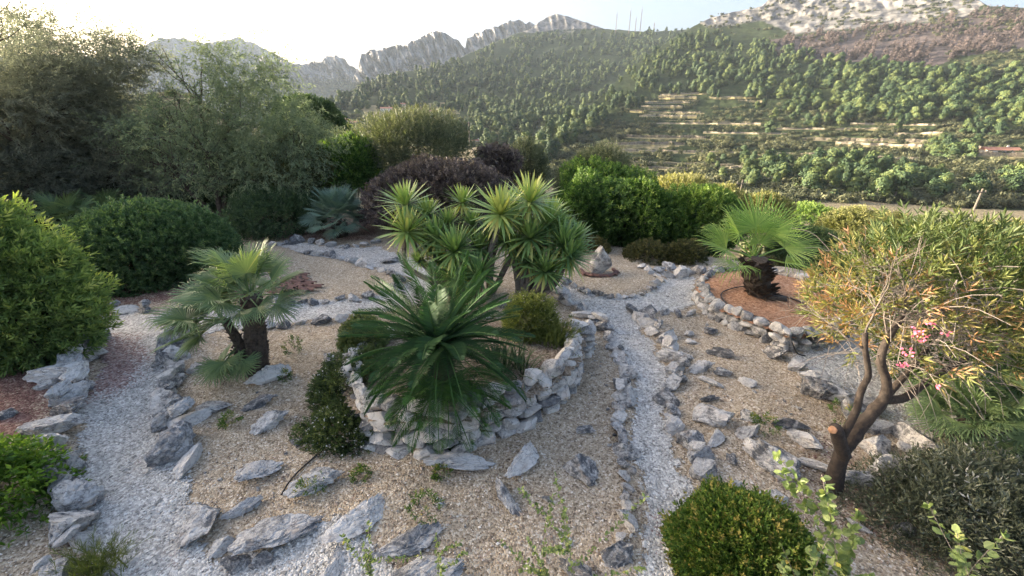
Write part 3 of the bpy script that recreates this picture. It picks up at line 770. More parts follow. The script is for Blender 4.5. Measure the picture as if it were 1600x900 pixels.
class Hill:
    def __init__(s, name, ridge, rf, base_r, base_z, ncol, nrow, zamp, ramp_, rockf=None, jag=0.0, seed=1, mat='hill', iso=False, dry=(), dryp=(), burnt=(), steps=None):
        A = sorted(azel(x, y) for x, y in ridge)
        az = np.linspace(A[0][0], A[-1][0], ncol)
        rt = np.interp(az, [a for a, _ in A], [t for _, t in A])
        if jag:
            rt = rt + jag * np.array([mnoise.fractal(Vector((a * 60, seed, 0)), 1.0, 2.0, 5) for a in az])
        bt = (base_z - H) / base_r
        t = np.linspace(0, 1, nrow)
        T = bt + (rt[None, :] - bt) * t[:, None]
        Rr = rf(T)
        AZ = np.broadcast_to(az, T.shape)
        nz = fb(AZ * 30, T * 60, 1.0, seed * 3.1)
        nr = fb(AZ * (70 if iso else 130) + T * 40, T * (110 if iso else 45), 1.0, seed * 5.3 + 2, 6)
        edge = np.clip(t * 6, 0, 1)[:, None] * np.clip((1 - t) * 5, 0.15, 1)[:, None]
        X, Y = Rr * np.sin(AZ), Rr * np.cos(AZ); Z = H + T * Rr
        px, py = pxof(np.stack([X, Y, Z], -1).reshape(-1, 3)); px, py = px.reshape(X.shape), py.reshape(X.shape)
        rock = np.clip(rockf(px, py), 0, 1) if rockf else np.zeros(X.shape)
        Rr = Rr + Rr * (zamp * nz * edge + ramp_ * nr * rock)
        X, Y = Rr * np.sin(AZ), Rr * np.cos(AZ); Z = H + T * Rr
        if steps:
            zm = poly_mask(px, py, steps)
            zm = blur(zm, 3); st = 3.0
            q = Z / st; fr = q - np.floor(q)
            Z = Z + zm * (np.floor(q) + np.clip((fr - .72) / .28, 0, 1) - q) * st
        s.grid = np.stack([X, Y, Z], -1); s.az, s.bt, s.rt = az, bt, rt
        back = []
        for k, (rm, zd) in enumerate(((1.03, .06), (1.12, .3), (1.3, .8))):
            top = s.grid[-1].copy(); h0 = top[:, 2] + 30
            b = top * np.array([rm, rm, 1]); b[:, 2] = top[:, 2] - h0 * zd
            back.append(b)
        Gd = np.concatenate([s.grid, np.array(back)], 0)
        nr_, nc = Gd.shape[:2]
        ii, jj = np.meshgrid(np.arange(nr_ - 1), np.arange(nc - 1), indexing='ij')
        a = ii * nc + jj
        Fq = np.stack([a, a + 1, a + nc + 1, a + nc], -1).reshape(-1, 4)
        pad = lambda m: np.concatenate([m, np.repeat(m[-1:], 3, 0)], 0).reshape(-1)
        at = {'rock': pad(rock), 'dry': pad(np.maximum(seg_mask(px, py, dry), poly_mask(px, py, dryp))), 'burnt': pad(poly_mask(px, py, burnt))}
        s.o = tag(obj(name, mkmesh(name, Gd.reshape(-1, 3), Fq, M[mat], None, True, at)), kind='structure')
    def at(s, px, py):
        """surface points seen at photo pixels (nan outside)"""
        px, py = np.atleast_1d(px).astype(float), np.atleast_1d(py).astype(float)
        out = np.full((len(px), 3), np.nan)
        for i, (x, y) in enumerate(zip(px, py)):
            a, e = azel(x, y)
            j = (a - s.az[0]) / (s.az[-1] - s.az[0]) * (len(s.az) - 1)
            if j < 0 or j >= len(s.az) - 1: continue
            j0 = int(j); rt = s.rt[j0]
            t = (e - s.bt) / (rt - s.bt)
            if t < 0 or t > 1: continue
            k = min(t * (len(s.grid) - 1), len(s.grid) - 1.001); k0 = int(k)
            p = s.grid[k0, j0] * (1 - (k - k0)) + s.grid[min(k0 + 1, len(s.grid) - 1), j0] * (k - k0)
            out[i] = p
        return out
def tanrow(pairs, x=1100):
    tt = sorted((azel(x, y)[1], r) for y, r in pairs)
    return lambda T: np.exp(np.interp(T, [t for t, _ in tt], [math.log(r) for _, r in tt]))

far_m = Hill('far_mountain', [(-500, 40), (-200, 90), (60, 85), (200, 90), (232, 66), (262, 58), (285, 60), (310, 66), (345, 64), (370, 59), (395, 66), (425, 82), (455, 99), (600, 130), (900, 150)],
             lambda T: 2600 + 900 * np.clip(T, 0, .3) / .2, 2450, -25, 500, 70, .012, .03, lambda px, py: .62 + 0 * px, .004, 2, 'mountain')
crag = Hill('rock_crag', [(330, 150), (380, 120), (410, 92), (440, 95), (470, 101), (492, 97), (513, 89), (526, 87), (540, 93), (552, 106), (575, 112), (620, 130), (700, 150)],
            lambda T: 1900 + 500 * np.clip(T, 0, .3) / .2, 1850, -25, 420, 90, .012, .035, lambda px, py: np.clip((150 - py) / 45, 0, 1) * .95, .006, 3, 'mountain')
massif = Hill('rock_massif', [(520, 180), (545, 140), (558, 108), (565, 84), (590, 77), (618, 71), (640, 68), (655, 60), (668, 52), (683, 47), (700, 54), (716, 63), (727, 76), (730, 60), (750, 50), (775, 41), (795, 34), (812, 31), (835, 38), (880, 60), (960, 100)],
              lambda T: 1520 + 350 * np.clip(T, 0, .3) / .2, 1500, -25, 560, 110, .012, .032,
              lambda px, py: np.clip((np.interp(px, [560, 640, 727, 800], [138, 126, 108, 80]) - py) / 18, 0, 1), .006, 4, 'mountain')
mid_h = Hill('forest_hill', [(380, 235), (450, 200), (500, 168), (540, 145), (580, 126), (620, 114), (660, 108), (700, 100), (728, 86), (760, 72), (800, 55), (828, 46), (845, 32), (868, 21), (890, 26), (920, 37), (945, 45), (975, 47),
                             (1010, 50), (1060, 47), (1130, 42), (1250, 60)],
             tanrow([(20, 1420), (50, 1300), (100, 1000), (150, 720), (200, 450), (262, 255)], 800), 255, -23, 460, 200, .012, .012,
             lambda px, py: np.maximum(np.clip((np.interp(px, [800, 830, 870, 940, 960], [52, 55, 50, 48, 30]) - py) / 6, 0, 1) * (px > 810) * (px < 962), (np.hypot(px - 1000 + 115, (py - 50) * 2) < 22) * .5), .0015, 5,
             dryp=[[(560, 165), (700, 160), (720, 178), (580, 190)], [(520, 190), (760, 205), (760, 225), (520, 215)]])
right_h = Hill('terraced_hill', [(760, 268), (790, 252), (830, 226), (880, 194), (930, 158), (960, 130), (1000, 96), (1050, 60), (1080, 43), (1105, 30), (1130, 22), (1160, 16), (1190, 10), (1205, -4), (1260, -30), (1350, -48), (1450, -40),
                                 (1520, -6), (1545, 10), (1575, 10), (1600, 13), (1750, 40), (2300, 60)],
               tanrow([(-50, 980), (12, 900), (40, 850), (150, 500), (215, 340), (265, 215), (328, 132)]), 130, -23, 620, 260, .010, .008,
               lambda px, py: np.maximum(np.clip((np.interp(px, [1085, 1110, 1190, 1240, 1300, 1400, 1500, 1545], [40, 52, 40, 62, 55, 45, 40, 10]) - py) / 14, 0, 1) * (px > 1085) * (px < 1560), .0), .0015, 6, iso=True,
               dry=[([(1030, 149), (1110, 143)], 4), ([(1010, 158), (1090, 155)], 3), ([(985, 171), (1070, 164)], 3), ([(1110, 150), (1190, 158)], 3), ([(968, 214), (1110, 217)], 3.5), ([(950, 228), (1060, 227)], 4), ([(960, 233), (1170, 238)], 3),
                    ([(1240, 214), (1490, 221)], 4.5), ([(1300, 229), (1540, 230)], 4), ([(1350, 247), (1450, 250)], 5), ([(1500, 240), (1640, 242)], 6), ([(1330, 322), (1430, 326)], 7), ([(1540, 330), (1640, 335)], 6), ([(930, 262), (1150, 268)], 2.5), ([(1000, 178), (1100, 176)], 2), ([(1020, 186), (1200, 190)], 2), ([(960, 246), (1180, 252)], 2), ([(940, 276), (1120, 282)], 2.5)],
               dryp=[],
               burnt=[[(1200, 62), (1300, 50), (1420, 40), (1560, 18), (1700, 40), (1700, 70), (1500, 88), (1450, 110), (1380, 98), (1290, 96), (1210, 86)]],
               steps=[[(930, 140), (1700, 140), (1700, 270), (930, 260)]])
left_h = Hill('left_hill', [(-2600, -180), (-1200, -50), (-500, 25), (-250, 80), (-110, 110), (-40, 140), (0, 150), (80, 160), (130, 160), (190, 150), (225, 146), (262, 142), (300, 146), (330, 165), (365, 200), (400, 235), (440, 262), (480, 290)],  # unseen ridge beyond the left edge is shaped to keep sun off the garden
              lambda T: 26 + 34 * np.clip((T + .14) / .26, 0, 1), 26, -.6, 260, 90, .03, .03,
              lambda px, py: .55 * (fb(px, py, .02, 3.3, 3) > .15), .003, 7, 'hill',
              dryp=[[(230, 115), (340, 150), (360, 200), (260, 170)]])

# ------------------------------------------------------------------ trees of the far slopes
def pine_crown(seed, n=24, k=72, wide=.42, low=.12):
    r = np.random.default_rng(seed)
    cs, rs = [], []; lean_ = r.uniform(-.8, 1.2)
    for i in range(n):
        z = r.uniform(low, .97); w = wide * (math.sin(min(1, (1.02 - z) / .75) * math.pi / 2)) * (.7 if z < .25 else 1)
        a = r.uniform(0, 6.28); q = w * r.uniform(.35, 1)
        cs.append((q * math.cos(a) + .22 * (z - .3) * lean_, q * math.sin(a), z)); rs.append(r.uniform(.09, .17))
    cs, rs = np.array(cs), np.array(rs)
    D = unit(r.normal(size=(n, k, 3)))
    P = cs[:, None] + D * rs[:, None, None] * r.uniform(.5, 1.1, (n, k, 1)) * np.array([1.15, 1.15, .8])
    ax = np.stack([P[..., 0], P[..., 1], (P[..., 2] - .55) * .5], -1)
    no = unit(unit(ax) * .8 + D * .7 + .3 * r.normal(size=D.shape)).reshape(-1, 3)
    dd = unit(np.cross(no, r.normal(size=no.shape)))
    tn = .5 + .25 * r.normal(size=(n, 1)) + .15 * r.normal(size=(n, k))
    return leaves(P.reshape(-1, 3), dd, .085 * r.uniform(.7, 1.3, n * k), .06, np.clip(tn.reshape(-1), 0, 1), S=no)
M['pine'] = leaf_mat('pine_needles', [(0, (.022, .048, .02)), (.5, (.055, .095, .034)), (1, (.13, .165, .048))], .06, .7, 1.0)
M['scrub'] = leaf_mat('scrub_leaf', [(0, (.035, .045, .022)), (.5, (.085, .095, .05)), (1, (.18, .18, .09))], .2, .7, .8)
M['burntleaf'] = leaf_mat('burnt_twigs', [(0, (.05, .038, .038)), (.5, (.12, .092, .09)), (1, (.21, .165, .155))], .15, .8, .5)
def bush_crown(seed, n=9, k=46):
    r = np.random.default_rng(seed)
    cs = r.normal(size=(n, 3)) * np.array([.27, .27, .13]) + np.array([0, 0, .34]); rs = r.uniform(.17, .28, n)
    D = unit(r.normal(size=(n, k, 3)))
    P = cs[:, None] + D * rs[:, None, None] * r.uniform(.6, 1.1, (n, k, 1))
    P[..., 2] = np.maximum(P[..., 2], .0)
    no = unit(D + np.stack([P[..., 0], P[..., 1], P[..., 2] - .2], -1) + .35 * r.normal(size=D.shape)).reshape(-1, 3)
    dd = unit(np.cross(no, r.normal(size=no.shape)))
    return leaves(P.reshape(-1, 3), dd, .15 * r.uniform(.7, 1.3, n * k), .10, np.clip(.5 + .2 * r.normal(size=n * k), 0, 1), S=no)
PINES = [mkmesh('crown', *pine_crown(s, wide=w_)[:2], M['pine'], pine_crown(s, wide=w_)[2]) for s, w_ in ((1, .26), (2, .38), (3, .46), (4, .32), (5, .54), (6, .22), (7, .42))]
BUSHES = [mkmesh('crown', *bush_crown(s)[:2], M['scrub'], bush_crown(s)[2]) for s in (11, 12, 13)]
BURNT = [mkmesh('crown', *pine_crown(s, 14, 30, .3)[:2], M['burntleaf'], pine_crown(s, 14, 30, .3)[2]) for s in (21, 22)]
tv = tube([(0, 0, -.08), (.01, 0, .3), (0, .01, .6)], np.array([.025, .018, .01]), 6)
TRUNKM = mkmesh('trunk', tv[0], tv[1], M['greybark'], tv[2], True)

def sample_region(hill, poly, n, size, keep=None):
    P = np.array(poly); out = []
    r = np.random.default_rng(abs(hash((len(poly), n, poly[0]))) % 99991)
    x = r.uniform(P[:, 0].min(), P[:, 0].max(), n * 4); y = r.uniform(P[:, 1].min(), P[:, 1].max(), n * 4)
    k = inpoly(x, y, poly)
    if keep is not None: k &= keep(x, y)
    gap = np.array([mnoise.noise(Vector((a * .035, b * .07, n * .01))) for a, b in zip(x, y)]) > -.22
    k &= gap
    x, y = x[k][:n], y[k][:n]
    q = hill.at(x, y); ok = ~np.isnan(q[:, 0])
    q = q[ok]
    sz = r.uniform(size[0], size[1], len(q))
    return [(p, s_) for p, s_ in zip(q, sz)]
TERR = [([(1033, 147), (1107, 144)], 1.8), ([(1030, 152), (1090, 152)], 1.5), ([(1013, 160), (1080, 158)], 1.8), ([(1003, 165), (1067, 166)], 1.5), ([(985, 172), (1095, 174)], 1.5), ([(1120, 152), (1200, 150)], 1.5),
        ([(972, 213), (1104, 215)], 2.6), ([(950, 227), (1070, 225)], 2.6), ([(946, 233), (1168, 236)], 1.8), ([(1243, 215), (1400, 217), (1535, 220)], 2.4), ([(1307, 223), (1420, 227), (1535, 230)], 2.0),
        ([(1355, 246), (1452, 249)], 2.6), ([(1530, 243), (1640, 247)], 2.4), ([(1400, 207), (1475, 207)], 1.6), ([(930, 262), (1080, 266)], 1.4), ([(960, 250), (1160, 255)], 1.4), ([(1010, 190), (1190, 193)], 1.5), ([(1000, 180), (1090, 181)], 1.4), ([(1215, 200), (1380, 198)], 1.5), ([(1100, 206), (1230, 207)], 1.5), ([(1180, 236), (1300, 238)], 1.6), ([(1460, 236), (1540, 238)], 1.8), ([(1120, 258), (1190, 262)], 1.4), ([(1330, 190), (1480, 194)], 1.5)]
def nodry(x, y):
    return seg_mask(x, y, [([(a, b + 5) for a, b in p], 7) for p, _ in TERR] + [([(1330, 324), (1430, 328)], 10)]) < .05
def nodry2(x, y):
    return seg_mask(x, y, [([(a, b + 1.5) for a, b in p], 3) for p, _ in TERR] + [([(1330, 324), (1430, 328)], 9)]) < .05
pines, scrubs, burnts = [], [], []
# wooded middle hill and the valley below it
pines += sample_region(mid_h, [(505, 172), (560, 138), (640, 114), (728, 92), (800, 62), (830, 56), (960, 52), (1080, 48), (1000, 98), (930, 160), (870, 200), (790, 212), (700, 176), (600, 172)], 1400, (7, 13))
pines += sample_region(mid_h, [(520, 180), (860, 190), (800, 250), (700, 240), (520, 215)], 120, (8, 12))
scrubs += sample_region(mid_h, [(500, 178), (860, 195), (780, 265), (480, 232)], 420, (4, 7))
# right hill: upper wood, slope, lower wood
pines += sample_region(right_h, [(1060, 56), (1110, 50), (1210, 76), (1300, 92), (1420, 104), (1480, 118), (1640, 120), (1640, 185), (1400, 190), (1200, 160), (1000, 142), (940, 160), (980, 118)], 1050, (5.5, 11.5))
pines += sample_region(right_h, [(1180, 165), (1640, 180), (1640, 212), (1200, 208)], 70, (7, 10), nodry)
pines += sample_region(right_h, [(800, 250), (880, 196), (960, 150), (1010, 160), (930, 200), (860, 262)], 100, (8, 12))
pines += sample_region(right_h, [(1180, 246), (1290, 240), (1340, 264), (1470, 280), (1660, 284), (1660, 322), (1330, 318), (1180, 300)], 150, (4.5, 9), nodry)
pines += sample_region(right_h, [(1090, 245), (1180, 245), (1180, 300), (1120, 295)], 18, (4.5, 7), nodry)
pines += sample_region(right_h, [(1450, 222), (1530, 226), (1530, 258), (1450, 258)], 12, (7, 9))
scrubs += sample_region(right_h, [(780, 262), (900, 196), (1000, 150), (1200, 162), (1640, 185), (1640, 325), (1180, 322), (800, 300)], 3000, (1.6, 4.0), nodry2)
scrubs += sample_region(right_h, [(800, 262), (900, 205), (960, 195), (1200, 200), (1340, 236), (1640, 250), (1640, 325), (1180, 322), (820, 300)], 900, (3.2, 6.0), nodry)
scrubs += sample_region(right_h, [(1090, 30), (1200, 0), (1500, -10), (1600, 14), (1600, 50), (1300, 70), (1110, 50)], 380, (2.5, 5.5))
scrubs += sample_region(right_h, [(1480, 80), (1700, 70), (1700, 125), (1480, 118)], 240, (3, 4.5))
burnts += sample_region(right_h, [(1200, 62), (1300, 48), (1420, 38), (1560, 15), (1700, 36), (1700, 72), (1500, 88), (1450, 112), (1380, 100), (1290, 98), (1210, 88)], 620, (5, 9))
scrubs += sample_region(massif, [(560, 120), (640, 100), (727, 100), (800, 60), (800, 90), (700, 125), (560, 150)], 220, (6, 10))
scrubs += sample_region(crag, [(400, 120), (520, 110), (560, 130), (600, 165), (400, 170)], 260, (7, 12))
scrubs += sample_region(far_m, [(230, 90), (420, 90), (460, 130), (230, 150)], 160, (10, 18))
scrubs += sample_region(left_h, [(-100, 88), (130, 104), (260, 135), (360, 205), (420, 262), (300, 300), (-100, 300)], 150, (.5, 1.2))
# valley floor
r0 = np.random.default_rng(77)
for _ in range(420):
    az = r0.uniform(-.35, .95); rr = r0.uniform(34, 132)
    x, y = rr * math.sin(az), rr * math.cos(az)
    scrubs.append((np.array([x, y, float(hz(x, y))]), r0.uniform(1.2, 3.2)))
def dist(p): return max(1.0, np.linalg.norm(p - np.array([0, 0, H])))
pines.sort(key=lambda a: -a[1] / dist(a[0])); scrubs.sort(key=lambda a: -a[1] / dist(a[0]))
def put_tree(name, mesh, p, s_, label, cat, group, trunk):
    t = thing(name, p, label, cat, group)
    t.scale = (s_ * random.uniform(.8, 1.25), s_ * random.uniform(.8, 1.25), s_ * random.uniform(.8, 1.2)); t.rotation_euler = (0, 0, random.uniform(0, 6.28))
    obj('crown', mesh, t)
    if trunk: obj('trunk', TRUNKM, t)
NEARP = 290
for p, s_ in pines[:NEARP]:
    put_tree('pine_tree', random.choice(PINES), p, s_, 'rounded Aleppo pine growing among others on the slopes across the valley', 'tree', 'pines on the slopes across the valley', True)
def mass(name, items, protos, label):
    P = np.array([p for p, _ in items]); n = len(P)
    me = mkmesh(name, P, [], None) if False else bpy.data.meshes.new(name)
    me.vertices.add(n); me.vertices.foreach_set('co', P.astype(np.float32).ravel())
    r = np.random.default_rng(n)
    sv = np.array([s_ for _, s_ in items])[:, None] * np.stack([r.uniform(.75, 1.3, n), r.uniform(.75, 1.3, n), r.uniform(.75, 1.2, n)], -1)
    at = me.attributes.new('sc', 'FLOAT_VECTOR', 'POINT'); at.data.foreach_set('vector', sv.astype(np.float32).ravel())
    for k, v in (('rz', r.uniform(0, 6.28, n)),):
        at = me.attributes.new(k, 'FLOAT', 'POINT'); at.data.foreach_set('value', v.astype(np.float32))
    at = me.attributes.new('ix', 'INT', 'POINT'); at.data.foreach_set('value', r.integers(0, len(protos), n).astype(np.int32))
    o = obj(name, me)
    g = bpy.data.node_groups.new(name, 'GeometryNodeTree')
    g.interface.new_socket('Geometry', in_out='INPUT', socket_type='NodeSocketGeometry')
    g.interface.new_socket('Geometry', in_out='OUTPUT', socket_type='NodeSocketGeometry')
    gi, go = g.nodes.new('NodeGroupInput'), g.nodes.new('NodeGroupOutput')
    io = g.nodes.new('GeometryNodeInstanceOnPoints'); io.inputs['Pick Instance'].default_value = True
    jn = g.nodes.new('GeometryNodeGeometryToInstance')
    for pm in reversed(protos):
        oi = g.nodes.new('GeometryNodeObjectInfo'); oi.transform_space = 'ORIGINAL'; oi.inputs['Object'].default_value = pm
        g.links.new(oi.outputs['Geometry'], jn.inputs[0])
    def na(k, t):
        a = g.nodes.new('GeometryNodeInputNamedAttribute'); a.data_type = t; a.inputs['Name'].default_value = k; return a.outputs['Attribute']
    cx = g.nodes.new('ShaderNodeCombineXYZ'); g.links.new(na('rz', 'FLOAT'), cx.inputs[2])
    g.links.new(gi.outputs[0], io.inputs['Points']); g.links.new(jn.outputs[0], io.inputs['Instance'])
    g.links.new(na('ix', 'INT'), io.inputs['Instance Index']); g.links.new(cx.outputs[0], io.inputs['Rotation']); g.links.new(na('sc', 'FLOAT_VECTOR'), io.inputs['Scale'])
    g.links.new(io.outputs[0], go.inputs[0])
    md = o.modifiers.new('scatter', 'NODES'); md.node_group = g
    return tag(o, label, 'wood', None, 'stuff')
def first_crowns(meshes):
    out = []
    for me in meshes:
        out.append(next(o for o in bpy.data.objects if o.data == me))
    return out
mass('pine_wood', pines[NEARP:], first_crowns(PINES), 'dense dark pine wood covering the slopes across the valley')
for p, s_ in scrubs[:150]:
    put_tree('scrub_bush', random.choice(BUSHES), p, s_, 'low grey green scrub bush on the slope falling away beyond the garden', 'bush', 'scrub bushes beyond the garden', False)
mass('scrub', scrubs[150:], first_crowns(BUSHES), 'low grey green scrub covering the open slopes and terraces')
for p, s_ in burnts[:30]:
    put_tree('burnt_tree', random.choice(BURNT), p, s_, 'leafless mauve burnt tree among others below the right hand crest', 'tree', 'burnt trees below the crest', True)
mass('burnt_wood', burnts[30:], first_crowns(BURNT), 'mauve brown burnt wood below the rocky crest on the right')

# dry stone terrace walls with a strip of straw grass in front, following the slope
M['terrace'] = rock_mat('terrace_stone', light=(.30, .26, .20), dark=(.10, .09, .065), warm=(.26, .21, .13), bias=.0, scale=.6)
M['straw'] = plain_mat('straw_grass', (.19, .165, .075), .95, .45, .35)
for k_, (pts, hgt) in enumerate(TERR):
    n_ = max(12, int(abs(pts[-1][0] - pts[0][0]) / 2.5))
    P = curve([(x, y, 0) for x, y in pts], n_)
    Q = right_h.at(P[:, 0], P[:, 1]); Q = Q[~np.isnan(Q[:, 0])]
    if len(Q) < 4: continue
    Q[:, 2] = np.convolve(np.pad(Q[:, 2], 3, mode='edge'), np.ones(7) / 7, 'valid')
    out = unit(-Q * np.array([1, 1, 0]))
    hv = hgt * .8 * (1 + .15 * np.sin(np.arange(len(Q)) * .35 + k_))[:, None] * np.array([[0, 0, 1.0]])
    rows = np.stack([Q + out * 6.0 + (0, 0, -1.6), Q + out * 4.5 + (0, 0, .1), Q + out * .5 + (0, 0, .35), Q + out * .4 + hv, Q - out * .6 + hv, Q - out * 4.0 + hv * .9, Q - out * 5 - hv], 0)
    m_ = len(Q); ii, jj = np.meshgrid(np.arange(6), np.arange(m_ - 1), indexing='ij'); a = ii * m_ + jj
    Fq = np.stack([a, a + 1, a + m_ + 1, a + m_], -1)
    me = mkmesh('terrace_wall', rows.reshape(-1, 3), Fq.reshape(-1, 4), M['straw'], None, False)
    me.materials.append(M['terrace'])
    mi = np.zeros(Fq.shape[:2], np.int32); mi[2:4] = 1
    me.polygons.foreach_set('material_index', mi.reshape(-1))
    tag(obj('terrace_wall', me), 'long low terrace wall edged with straw coloured grass across the valley', 'wall', 'terrace walls across the valley')

# ------------------------------------------------------------------ masts, poles and houses in the distance
M['metal'] = plain_mat('mast_metal', (.14, .11, .10), .6)
M['wood'] = plain_mat('pole_wood', (.16, .135, .11), .9)
for px, yt, yb, lab in ((962, 25, 47, 'leftmost lattice mast on the saddle of the ridge'), (983, 23, 49, 'tall lattice mast second from the left on the ridge saddle'), (993, 33, 49, 'short mast between the two tallest masts on the ridge'),
                        (1000, 22, 50, 'tallest right hand lattice mast on the ridge saddle'), (1022, 42, 52, 'small mast at the right end of the ridge saddle')):
    p = mid_h.at(px, 52.5)[0]; d = (p[1] * CP - (p[2] - H) * SP); h = (yb - yt + 4) * d / FPX * 1.03
    t = thing('lattice_mast', p, lab, 'mast')
    g = []
    w = 1.25
    legs = [(math.cos(a) * w, math.sin(a) * w) for a in (0.5, 2.6, 4.7)]
    for x, y in legs: g.append(tube([p + (x, y, -2), p + (x * .5, y * .5, h)], .28, 4))
    for k in range(10):
        for q in range(3):
            a, b = legs[q], legs[(q + 1) % 3]; f1, f2 = 1 - .5 * k / 10, 1 - .5 * (k + 1) / 10
            g.append(tube([p + (a[0] * f1, a[1] * f1, h * k / 10), p + (b[0] * f2, b[1] * f2, h * (k + 1) / 10)], .14, 3))
    part('frame', merge(g), M['metal'], t)
    part('antenna', merge([tube([p + (0, 0, h * .9), p + (0, 0, h * 1.12)], .25, 5), tube([p + (-1.6, 0, h * .8), p + (1.6, 0, h * .8)], .35, 5)]), M['metal'], t)
def pole(px, py, r, h, lean, label):
    a, _ = azel(px, py); x, y = r * math.sin(a), r * math.cos(a)
    p = np.array([x, y, float(hz(x, y))])
    d = ray(px, py); p = np.array([0, 0, H]) + d * (r / math.hypot(d[0], d[1]))
    t = thing('telegraph_pole', p, label, 'pole')
    top = p + np.array([lean * h, 0, h])
    part('post', tube([p - (0, 0, 1.5), top], np.array([.10, .07]) * r / 60, 7), M['wood'], t)
    part('crossarm', merge([tube([top + (-.7, 0, -.5), top + (.7, 0, -.5)], .06 * r / 60, 5), tube([top + (-.6, 0, -.5), top + (-.6, 0, -.2)], .05 * r / 60, 5), tube([top + (.6, 0, -.5), top + (.6, 0, -.2)], .05 * r / 60, 5)]), M['wood'], t)
pole(1152, 322, 62, 3.4, .0, 'slender wooden pole standing behind the green shrubs right of centre')
pole(1524, 322, 95, 2.6, .0, 'grey wooden pole in the valley behind the oleander crown')
pole(734, 228, 215, 11, 0, 'thin pole in the valley above the purple bush')
M['plaster'] = plain_mat('pale_plaster', (.62, .52, .44), .9, .08, .3)
M['plaster_w'] = plain_mat('white_plaster', (.70, .67, .62), .9, .08, .3)
M['rooftile'] = plain_mat('terracotta_tile', (.36, .17, .11), .9, .25, 1.2)
M['glassd'] = plain_mat('dark_glass', (.03, .035, .04), .15, .1)
M['shutter'] = plain_mat('dark_shutter', (.10, .08, .06), .7)
def boxg(c, sx, sy, sz, rz=0.0):
    x, y, z = sx / 2, sy / 2, sz / 2
    V = np.array([(a, b, e) for e in (-z, z) for b in (-y, y) for a in (-x, x)])
    cs, sn = math.cos(rz), math.sin(rz)
    V = V @ np.array([[cs, sn, 0], [-sn, cs, 0], [0, 0, 1]]) + np.asarray(c)
    return V, [np.array([(0, 2, 3, 1), (4, 5, 7, 6), (0, 1, 5, 4), (2, 6, 7, 3), (0, 4, 6, 2), (1, 3, 7, 5)])], None
def house(p, w, d, h, rz, label, mat='plaster', nwin=3, storeys=1):
    t = thing('house', p, label, 'house')
    cs, sn = math.cos(rz), math.sin(rz)
    L = lambda x, y, z: np.asarray(p) + np.array([x * cs - y * sn, x * sn + y * cs, z])
    part('wall', boxg(L(0, 0, h / 2 - 1), w, d, h + 2, rz), M[mat], t)
    ov = .5; rh = d * .22
    V = np.array([L(x, y, z) for x, y, z in ((-w / 2 - ov, -d / 2 - ov, h), (w / 2 + ov, -d / 2 - ov, h), (w / 2 + ov, d / 2 + ov, h), (-w / 2 - ov, d / 2 + ov, h), (-w / 2 - ov, 0, h + rh), (w / 2 + ov, 0, h + rh))])
    rf = part('roof', (V, [np.array([(0, 1, 5, 4), (2, 3, 4, 5), (3, 2, 1, 0)]), np.array([(0, 4, 3), (1, 2, 5)])], None), M['rooftile'], t)
    c = boxg(L(w * .25, d * .2, h + rh), .7, .7, 1.6, rz); c = part('chimney', c, M[mat], t); c.parent = rf; c.location = (0, 0, 0)
    for s_ in range(storeys):
        for k in range(nwin):
            x = (k + .5) / nwin * w - w / 2; z = 1.0 + s_ * 2.8 + .7
            if s_ == 0 and k == nwin // 2:
                part('door', boxg(L(x, -d / 2 - .03, 1.05), 1.0, .1, 2.1, rz), M['shutter'], t)
            else:
                part('window', boxg(L(x, -d / 2 - .03, z), 1.1, .1, 1.3, rz), M['glassd'], t)
def hat(px, py, h=mid_h): return h.at(px, py)[0]
house(hat(628, 171), 10, 8, 6, .3, 'peach two storey house on the wooded slope in the middle distance', 'plaster', 3, 2)
house(hat(606, 174), 14, 8, 3.2, .2, 'long low white house left of the peach house', 'plaster_w', 4)
house(hat(684, 183), 14, 9, 5.6, .1, 'large pale villa right of the peach house', 'plaster_w', 4, 2)
house(hat(538, 197), 9, 7, 5.4, .2, 'pink house in the valley left of the tall olive shrub', 'plaster', 3, 2)
house(hat(556, 197), 8, 6, 3.4, -.1, 'low pink house beside another in the valley fields', 'plaster', 3)
house(hat(745, 226), 7, 5, 3.0, .2, 'small white farm building above the purple bush', 'plaster_w', 2)
house(right_h.at(1562, 240)[0], 12, 6, 2.6, -.35, 'low white farmhouse on the terrace at the far right', 'plaster_w', 4)
house(right_h.at(1512, 238)[0], 5, 4, 2.4, -.3, 'small pale shed on the terrace left of the white farmhouse', 'plaster_w', 2)

# ------------------------------------------------------------------ haze: the air of the valley
bx = boxg((0, 1700, 175), 8200, 6200, 470)
hm, hn, hl = newmat('valley_air')
pv = hn.new('ShaderNodeVolumePrincipled')
pv.inputs['Color'].default_value = (.72, .84, 1.0, 1); pv.inputs['Density'].default_value = .00007; pv.inputs['Anisotropy'].default_value = .0
ho = hn.new('ShaderNodeOutputMaterial'); hl.new(pv.outputs[0], ho.inputs['Volume'])
tag(obj('haze', mkmesh('haze', bx[0], bx[1], hm)), kind='stuff')

